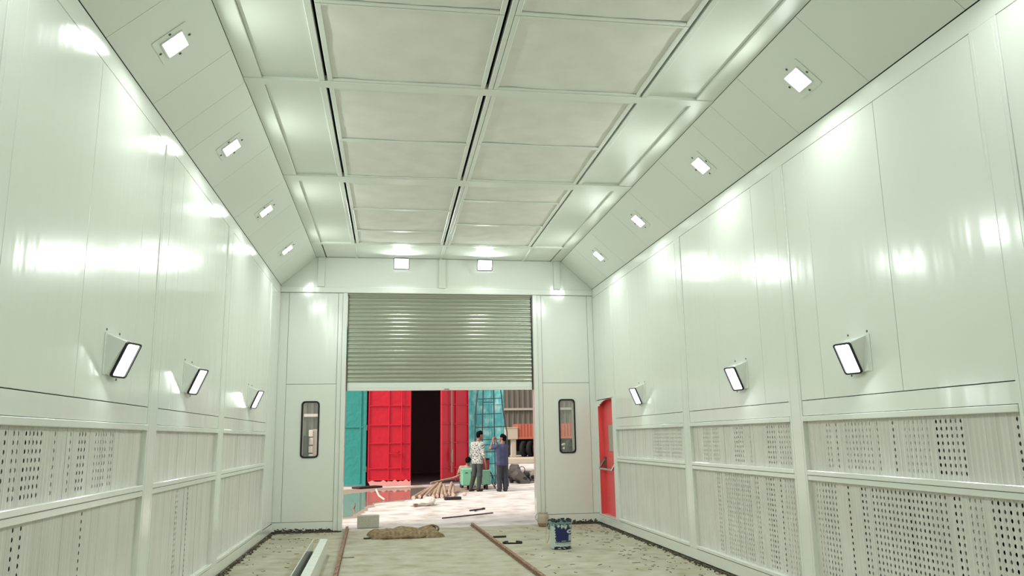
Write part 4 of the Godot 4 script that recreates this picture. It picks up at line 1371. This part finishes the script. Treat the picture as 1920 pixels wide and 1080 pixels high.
# ---------------------------------------------------------------- far background
func ribbed(st: SurfaceTool, x0: float, x1: float, y0: float, y1: float, z: float, pitch: float, deep: float) -> void:
	var n := int((x1 - x0) / pitch)
	var poly := PackedVector2Array()
	for i in n:
		var x := x0 + i * pitch
		poly.append_array([Vector2(x, z), Vector2(x + pitch * 0.55, z), Vector2(x + pitch * 0.65, z + deep), Vector2(x + pitch * 0.9, z + deep)])
	poly.append(Vector2(x0 + n * pitch, z))
	for i in poly.size() - 1:
		var a := poly[i]
		var b := poly[i + 1]
		quadn(st, Vector3(a.x, y0, a.y), Vector3(b.x, y0, b.y), Vector3(b.x, y1, b.y), Vector3(a.x, y1, a.y), Vector3(0, 0, 1) + Vector3(0, 0, 0))
	lohi(st, Vector3(x0, y0, z - 0.06), Vector3(x0 + n * pitch, y1, z - 0.01))

func background() -> void:
	var s := thing("far_shed", "grey corrugated shed wall far behind the scaffold", "shed", Vector3(0, 0, -56))
	var st := begin(); ribbed(st, 3.0, 22.0, 2.2, 8.0, 0, 0.38, 0.06)
	part("cladding", st, M.shed_grey, s)
	st = begin(); lohi(st, Vector3(3, 0, -0.5), Vector3(22, 2.2, -0.6))
	part("lower_wall", st, M.dark_grey, s)
	st = begin(); lohi(st, Vector3(3, 3.42, 0.16), Vector3(22, 3.58, 0.07))
	part("rail", st, M.pale_steel, s)
	st = begin(); lohi(st, Vector3(3, 7.9, 0.2), Vector3(22, 8.1, -6)); lohi(st, Vector3(3, 0, -6), Vector3(22, 8.0, -6.1))
	part("roof", st, M.shed_grey, s)
	st = begin(); lohi(st, Vector3(4.6, 0, -46.5), Vector3(22, 0.30, -55.4), 0.03)
	single("pavement", st, M.cream, "low pale concrete pavement in front of the far shed", "pavement", "", "structure")
	st = begin(); lohi(st, Vector3(7.53, 0.30, -50.0), Vector3(7.86, 1.40, -50.35), 0.02)
	single("pillar", st, M.cream, "short cream pillar under the far cream box", "pillar")
	st = begin(); lohi(st, Vector3(7.13, 1.39, -49.9), Vector3(7.97, 2.13, -51.0), 0.03)
	lohi(st, Vector3(7.10, 2.10, -49.87), Vector3(7.975, 2.15, -51.03), 0.01)
	single("cream_box", st, M.cream, "cream box standing on the pillar beside the orange trailer", "box")
	st = begin(); lohi(st, Vector3(7.05, 0.30, -50.3), Vector3(7.48, 1.28, -50.9), 0.02)
	for y in [0.55, 0.8, 1.05]: lohi(st, Vector3(7.04, y, -50.285), Vector3(7.49, y + 0.03, -50.31))
	single("dark_cabinet", st, M.dark_grey, "dark cabinet left of the cream pillar", "cabinet")
	var t := thing("cargo_trailer", "orange ribbed cargo trailer with black tyres far beyond the right jamb", "trailer", Vector3(8.0, 0.30, -50.0))
	st = begin(); ribbed(st, 0, 6.0, 1.22, 2.06, 0, 0.2, 0.035); lohi(st, Vector3(0, 1.22, -0.05), Vector3(6.0, 2.06, -2.2))
	part("cargo_bed", st, M.orange, t)
	st = begin(); lohi(st, Vector3(-0.02, 1.10, 0.05), Vector3(6.02, 1.24, -2.2), 0.01)
	part("chassis_rail", st, M.orange, t)
	for x in [0.38, 0.80, 1.22, 3.3, 3.9, 4.9]:
		st = begin(); lathe(st, [Vector2(0.2, -0.12), Vector2(0.44, -0.12), Vector2(0.50, -0.08), Vector2(0.50, 0.08), Vector2(0.44, 0.12), Vector2(0.2, 0.12), Vector2(0.2, -0.12)], 20, Transform3D(Basis(UP, 0.95) * Basis(Vector3(1, 0, 0), PI / 2), Vector3(x, 0.50, -0.1)))
		part("wheel", st, M.tyre, t)
	st = begin(); lohi(st, Vector3(0.0, 0.35, -0.7), Vector3(6.0, 1.10, -2.1))
	part("underbody", st, M.dark_grey, t)
	for e in [[2.55, 0.75], [2.6, 0.5], [3.0, 0.72], [3.05, 0.48]]:
		st = begin(); blob(st, Vector3(e[0], e[1], -0.05), Vector3(0.2, 0.09, 0.1), 0.2, 9, 6)
		part("pale_sack", st, M.pale_steel, t)
	# what the left window looks out on
	var l := thing("grey_lean_to", "grey corrugated lean-to seen through the left window", "shed", Vector3(0, 0, -40))
	st = begin(); ribbed(st, -9.0, -2.7, 0, 7.0, 0, 0.33, 0.05)
	part("cladding", st, M.shed_grey, l)
	st = begin(); lohi(st, Vector3(-9, 2.66, 0.14), Vector3(-3.0, 2.80, 0.06))
	part("rail", st, M.plaster, l)
	st = begin(); lohi(st, Vector3(-3.73, 0, 0.5), Vector3(-3.42, 2.05, 0.2), 0.02)
	part("post", st, M.cream, l)
	for i in 4:
		st = begin(); bx(st, Vector3(-3.79 - 0.02 * (i % 2), 0.72 + i * 0.38, -39.6), Vector3(0.20, 0.32, 0.3), 0.02)
		single("white_crate", st, M.plaster, "%s of the white crates stacked by the cream post, seen through the left window" % ["lowest", "second lowest", "second highest", "topmost"][i], "crate", "white crates seen through the left window")
	st = begin(); lohi(st, Vector3(-3.9, 0, -39.45), Vector3(-3.68, 0.56, -39.75), 0.02)
	single("crate_stand", st, M.dark_grey, "dark stand under the stacked white crates", "stand")
	st = begin(); lohi(st, Vector3(-4.9, 0, -39.3), Vector3(-3.95, 1.75, -39.8), 0.03); lohi(st, Vector3(-4.85, 1.0, -39.27), Vector3(-4.4, 1.5, -39.3), 0.01)
	single("grey_machine", st, M.dark_grey, "tall dark machine cabinet seen through the left window", "machine")

# ---------------------------------------------------------------- people
func hand(st: SurfaceTool, w: Vector3, dir: Vector3, palm: Vector3, thumb: int, curl: float) -> void:
	# w wrist, dir towards the fingertips, palm the way the palm faces, thumb +1/-1 which side
	var side := dir.cross(palm).normalized() * thumb
	var bones := []
	for i in 4:
		var o := side * (0.030 - i * 0.020)
		var kn := w + dir * (0.088 - 0.006 * absf(i - 1)) + o
		bones.append([w + o * 0.45 + dir * 0.005, kn, 0.014, 0.0115])
		var p := kn
		var d := dir
		var len: float = [0.040, 0.045, 0.042, 0.033][i]
		for j in 3:
			d = (d + palm * curl * (0.5 + 0.25 * j)).normalized()
			var q: Vector3 = p + d * len * [1.0, 0.65, 0.5][j]
			bones.append([p, q, 0.0095 - j * 0.0008, 0.0088 - j * 0.0008])
			p = q
	var th := w + dir * 0.022 + side * 0.026
	var t1 := th + (dir * 0.6 + side * 0.7 + palm * 0.35).normalized() * 0.044
	var t2 := t1 + (dir * 0.85 + side * 0.25 + palm * 0.45).normalized() * 0.036
	bones.append([w + dir * 0.012 + side * 0.012, th, 0.014, 0.013])
	bones.append([th, t1, 0.0125, 0.0105])
	bones.append([t1, t2, 0.0105, 0.009])
	nets(st, bones, 0.004, 0.006)

func head(st: SurfaceTool, hair: SurfaceTool, eyes: SurfaceTool, c: Vector3, fw: Vector3, up: Vector3, short: bool) -> void:
	var r := up.cross(fw).normalized()
	up = fw.cross(r).normalized()
	var q := func(x: float, y: float, z: float) -> Vector3: return c + r * x + up * y + fw * z
	var bones := [
		[q.call(0, 0.035, -0.025), q.call(0, 0.045, 0.015), 0.083, 0.078], [q.call(0.02, 0.0, 0.03), q.call(0.012, -0.075, 0.055), 0.052, 0.034], [q.call(-0.02, 0.0, 0.03), q.call(-0.012, -0.075, 0.055), 0.052, 0.034],
		[q.call(0, 0.0, 0.085), q.call(0, -0.036, 0.103), 0.010, 0.013], [q.call(-0.03, 0.018, 0.078), q.call(0.03, 0.018, 0.078), 0.012, 0.012],
		[q.call(-0.018, -0.066, 0.083), q.call(0.018, -0.066, 0.083), 0.009, 0.009], [q.call(0, -0.098, 0.068), q.call(0, -0.10, 0.074), 0.020, 0.018],
		[q.call(0.078, 0.005, -0.005), q.call(0.084, -0.03, 0.0), 0.014, 0.010], [q.call(-0.078, 0.005, -0.005), q.call(-0.084, -0.03, 0.0), 0.014, 0.010]]
	nets(st, bones, 0.006, 0.018)
	nets(hair, [[q.call(0, 0.042, -0.03), q.call(0, 0.055, 0.012), 0.089, 0.082], [q.call(0.03, -0.03, -0.062), q.call(-0.03, -0.03, -0.062), 0.044, 0.044], [q.call(0, 0.105, 0.045), q.call(0, 0.115, 0.0), 0.032, 0.036]], 0.007, 0.025, [[q.call(0, -0.028, 0.0), -up + fw * 0.75], [q.call(0, 0.05, 0.085), fw - up * 0.55]])
	for x in [-0.03, 0.03]: blob(eyes, q.call(x, 0.002, 0.079), Vector3(0.010, 0.008, 0.010), 0.0, 8, 5)

func person(label: String, J: Dictionary, top: Material, legs: Material, sleeve: float, loose: float) -> Node3D:
	var o := thing("person", label, "person", J.at)
	var st := begin(true)
	var c: Vector3 = (J.hl + J.hr) * 0.5
	var ch: Vector3 = (J.sl + J.sr) * 0.5
	var spine := ch - c
	var torso := [
		[J.hl, J.hr, 0.088, 0.088], [c, c + spine * 0.45, 0.105, 0.098], [c + spine * 0.45, ch - spine * 0.12, 0.10, 0.118],
		[c.lerp(J.sl, 0.42), J.sl.lerp(ch, 0.35) - spine * 0.10, 0.082, 0.078], [c.lerp(J.sr, 0.42), J.sr.lerp(ch, 0.35) - spine * 0.10, 0.082, 0.078], [J.sl, J.sr, 0.056, 0.056]]
	var body := torso.duplicate()
	body.append([ch, J.neck, 0.060, 0.052]); body.append([J.neck, J.head - Vector3(0, 0.03, 0), 0.052, 0.052])
	for e in ["l", "r"]:
		body.append([J["s" + e], J["e" + e], 0.050, 0.040]); body.append([J["e" + e], J["w" + e], 0.040, 0.027])
		body.append([J["h" + e], J["k" + e], 0.085, 0.056]); body.append([J["k" + e], J["a" + e], 0.056, 0.036])
		body.append([J["a" + e], J["t" + e], 0.034, 0.028])
	nets(st, body, 0.014, 0.035)
	var hair := begin(true)
	var eyes := begin()
	head(st, hair, eyes, J.head, J.face, J.get("crown", UP), true)
	for e in ["l", "r"]:
		var d: Vector3 = J.get("d" + e, (J["w" + e] - J["e" + e]).normalized())
		var pm: Vector3 = J["p" + e]
		hand(st, J["w" + e], d, (pm - d * pm.dot(d)).normalized(), 1 if J.get("thumb_" + e, 1) > 0 else -1, J.get("curl", 0.35))
	o.scale = Vector3.ONE * J.get("size", 1.0)
	part("body", st, M.skin, o)
	part("hair", hair, M.hair, o)
	part("eyes", eyes, M.hair, o)
	# shirt
	st = begin(true)
	var cloth := []
	for b in torso: cloth.append([b[0], b[1], b[2] + 0.016, b[3] + 0.016])
	cloth.append([c, c - spine.normalized() * 0.08, 0.112, 0.112])
	cloth.append([J.hl, J.hl - spine.normalized() * 0.06, 0.096, 0.096]); cloth.append([J.hr, J.hr - spine.normalized() * 0.06, 0.096, 0.096])
	for e in ["l", "r"]:
		var s: Vector3 = J["s" + e]
		var el: Vector3 = J["e" + e]
		cloth.append([s.lerp(ch, 0.42) - spine * 0.12, J["h" + e] - spine.normalized() * 0.08, 0.092, 0.096])
		if sleeve <= 1.0: cloth.append([s, s.lerp(el, sleeve), 0.064, 0.060])
		else:
			cloth.append([s, el, 0.064, 0.056]); cloth.append([el, el.lerp(J["w" + e], sleeve - 1.0), 0.056, 0.046])
	cloth.append([ch, ch.lerp(J.neck, 0.35), 0.075, 0.066])
	nets(st, cloth, 0.014, 0.03, [[c - spine.normalized() * J.get("hem", 0.07), -spine.normalized()]])
	part("shirt", st, top, o)
	# trousers
	st = begin(true)
	var tr := [[J.hl, J.hr, 0.098, 0.098], [c, c + spine * 0.12, 0.112, 0.108]]
	for e in ["l", "r"]:
		tr.append([J["h" + e], J["k" + e], 0.094, 0.068 + loose]); tr.append([J["k" + e], J["a" + e].lerp(J["k" + e], 0.08), 0.068 + loose, 0.056 + loose])
	nets(st, tr, 0.014, 0.028, [[c + spine * 0.16, spine.normalized()]])
	part("trousers", st, legs, o)
	for e in ["l", "r"]:
		st = begin(true)
		var a: Vector3 = J["a" + e]
		var tt: Vector3 = J["t" + e]
		var heel := a - (tt - a).normalized() * 0.03
		heel.y = 0.042
		nets(st, [[heel, Vector3(tt.x, 0.036, tt.z), 0.042, 0.036], [Vector3(heel.x, 0.045, heel.z), Vector3(a.x, 0.085, a.z), 0.042, 0.042]], 0.010, 0.02, [[Vector3(0, 0.001, 0), Vector3(0, -1, 0)]])
		part("shoe", st, M.shoe, o)
	return o

func people() -> void:
	var F := Vector3(0.76, 0, -0.65)
	person("man in black and white printed shirt and grey trousers standing with hands down", {
		"at": Vector3(2.49, 0, -23.1), "size": 0.955, "head": Vector3(0.075, 1.655, 0.0), "face": Vector3(0.95, -0.12, -0.3).normalized(), "neck": Vector3(0.03, 1.50, 0.0),
		"sl": Vector3(-0.125, 1.40, -0.13), "sr": Vector3(0.125, 1.395, 0.13), "el": Vector3(-0.16, 1.10, -0.22), "er": Vector3(0.165, 1.09, 0.19), "wl": Vector3(-0.10, 0.86, -0.25), "wr": Vector3(0.225, 0.82, 0.17),
		"hl": Vector3(-0.06, 0.86, -0.07), "hr": Vector3(0.065, 0.86, 0.06), "kl": Vector3(-0.11, 0.47, -0.04), "kr": Vector3(0.055, 0.46, 0.08), "al": Vector3(-0.20, 0.075, -0.10), "ar": Vector3(0.02, 0.075, 0.05),
		"tl": Vector3(-0.10, 0.03, -0.19), "tr": Vector3(0.13, 0.03, -0.03), "pl": F.cross(UP) * 1.0, "pr": F.cross(UP) * -1.0, "thumb_l": -1, "hem": 0.05}, M.print_shirt, M.grey_trousers, 1.35, 0.010)
	person("man in navy tee shirt seen from behind raising both hands to his face", {
		"at": Vector3(3.17, 0, -22.85), "size": 0.925, "head": Vector3(0.035, 1.60, -0.02), "face": Vector3(-0.9, 0.1, -0.42).normalized(), "neck": Vector3(0.01, 1.45, 0.0),
		"sl": Vector3(-0.165, 1.365, 0.085), "sr": Vector3(0.155, 1.365, -0.085), "el": Vector3(-0.36, 1.295, -0.06), "er": Vector3(0.02, 1.24, -0.36), "wl": Vector3(-0.265, 1.51, -0.17), "wr": Vector3(-0.125, 1.50, -0.34),
		"hl": Vector3(-0.085, 0.85, 0.03), "hr": Vector3(0.075, 0.85, -0.03), "kl": Vector3(-0.09, 0.45, 0.0), "kr": Vector3(0.09, 0.45, -0.05), "al": Vector3(-0.085, 0.075, 0.04), "ar": Vector3(0.105, 0.075, 0.0),
		"tl": Vector3(-0.14, 0.03, -0.07), "tr": Vector3(0.07, 0.03, -0.14), "pl": Vector3(0.7, 0, -0.5), "pr": Vector3(-0.6, 0, 0.5), "dl": Vector3(0.15, 0.95, -0.2).normalized(), "dr": Vector3(-0.1, 0.9, 0.15).normalized(), "curl": 0.6, "thumb_r": -1, "hem": 0.07}, M.navy_tee, M.dark_jeans, 0.62, 0.022)
	person("dark haired person crouching behind the green welding machine", {
		"at": Vector3(2.33, 0, -24.95), "head": Vector3(0.065, 0.80, 0.05), "face": Vector3(0.35, -0.45, -0.8).normalized(), "crown": Vector3(0.1, 1, -0.3), "neck": Vector3(0.04, 0.66, 0.04),
		"sl": Vector3(-0.155, 0.60, 0.05), "sr": Vector3(0.19, 0.60, -0.02), "el": Vector3(-0.24, 0.40, -0.10), "er": Vector3(0.27, 0.40, -0.16), "wl": Vector3(-0.10, 0.34, -0.30), "wr": Vector3(0.18, 0.34, -0.34),
		"hl": Vector3(-0.09, 0.20, 0.10), "hr": Vector3(0.09, 0.20, 0.08), "kl": Vector3(-0.17, 0.44, -0.27), "kr": Vector3(0.17, 0.44, -0.29), "al": Vector3(-0.13, 0.08, 0.0), "ar": Vector3(0.12, 0.08, -0.02),
		"tl": Vector3(-0.15, 0.03, -0.15), "tr": Vector3(0.15, 0.03, -0.17), "pl": Vector3(0, -1, 0.2), "pr": Vector3(0, -1, 0.2), "thumb_r": -1, "hem": 0.02}, M.pale_cloth, M.slate_cloth, 0.6, 0.008)
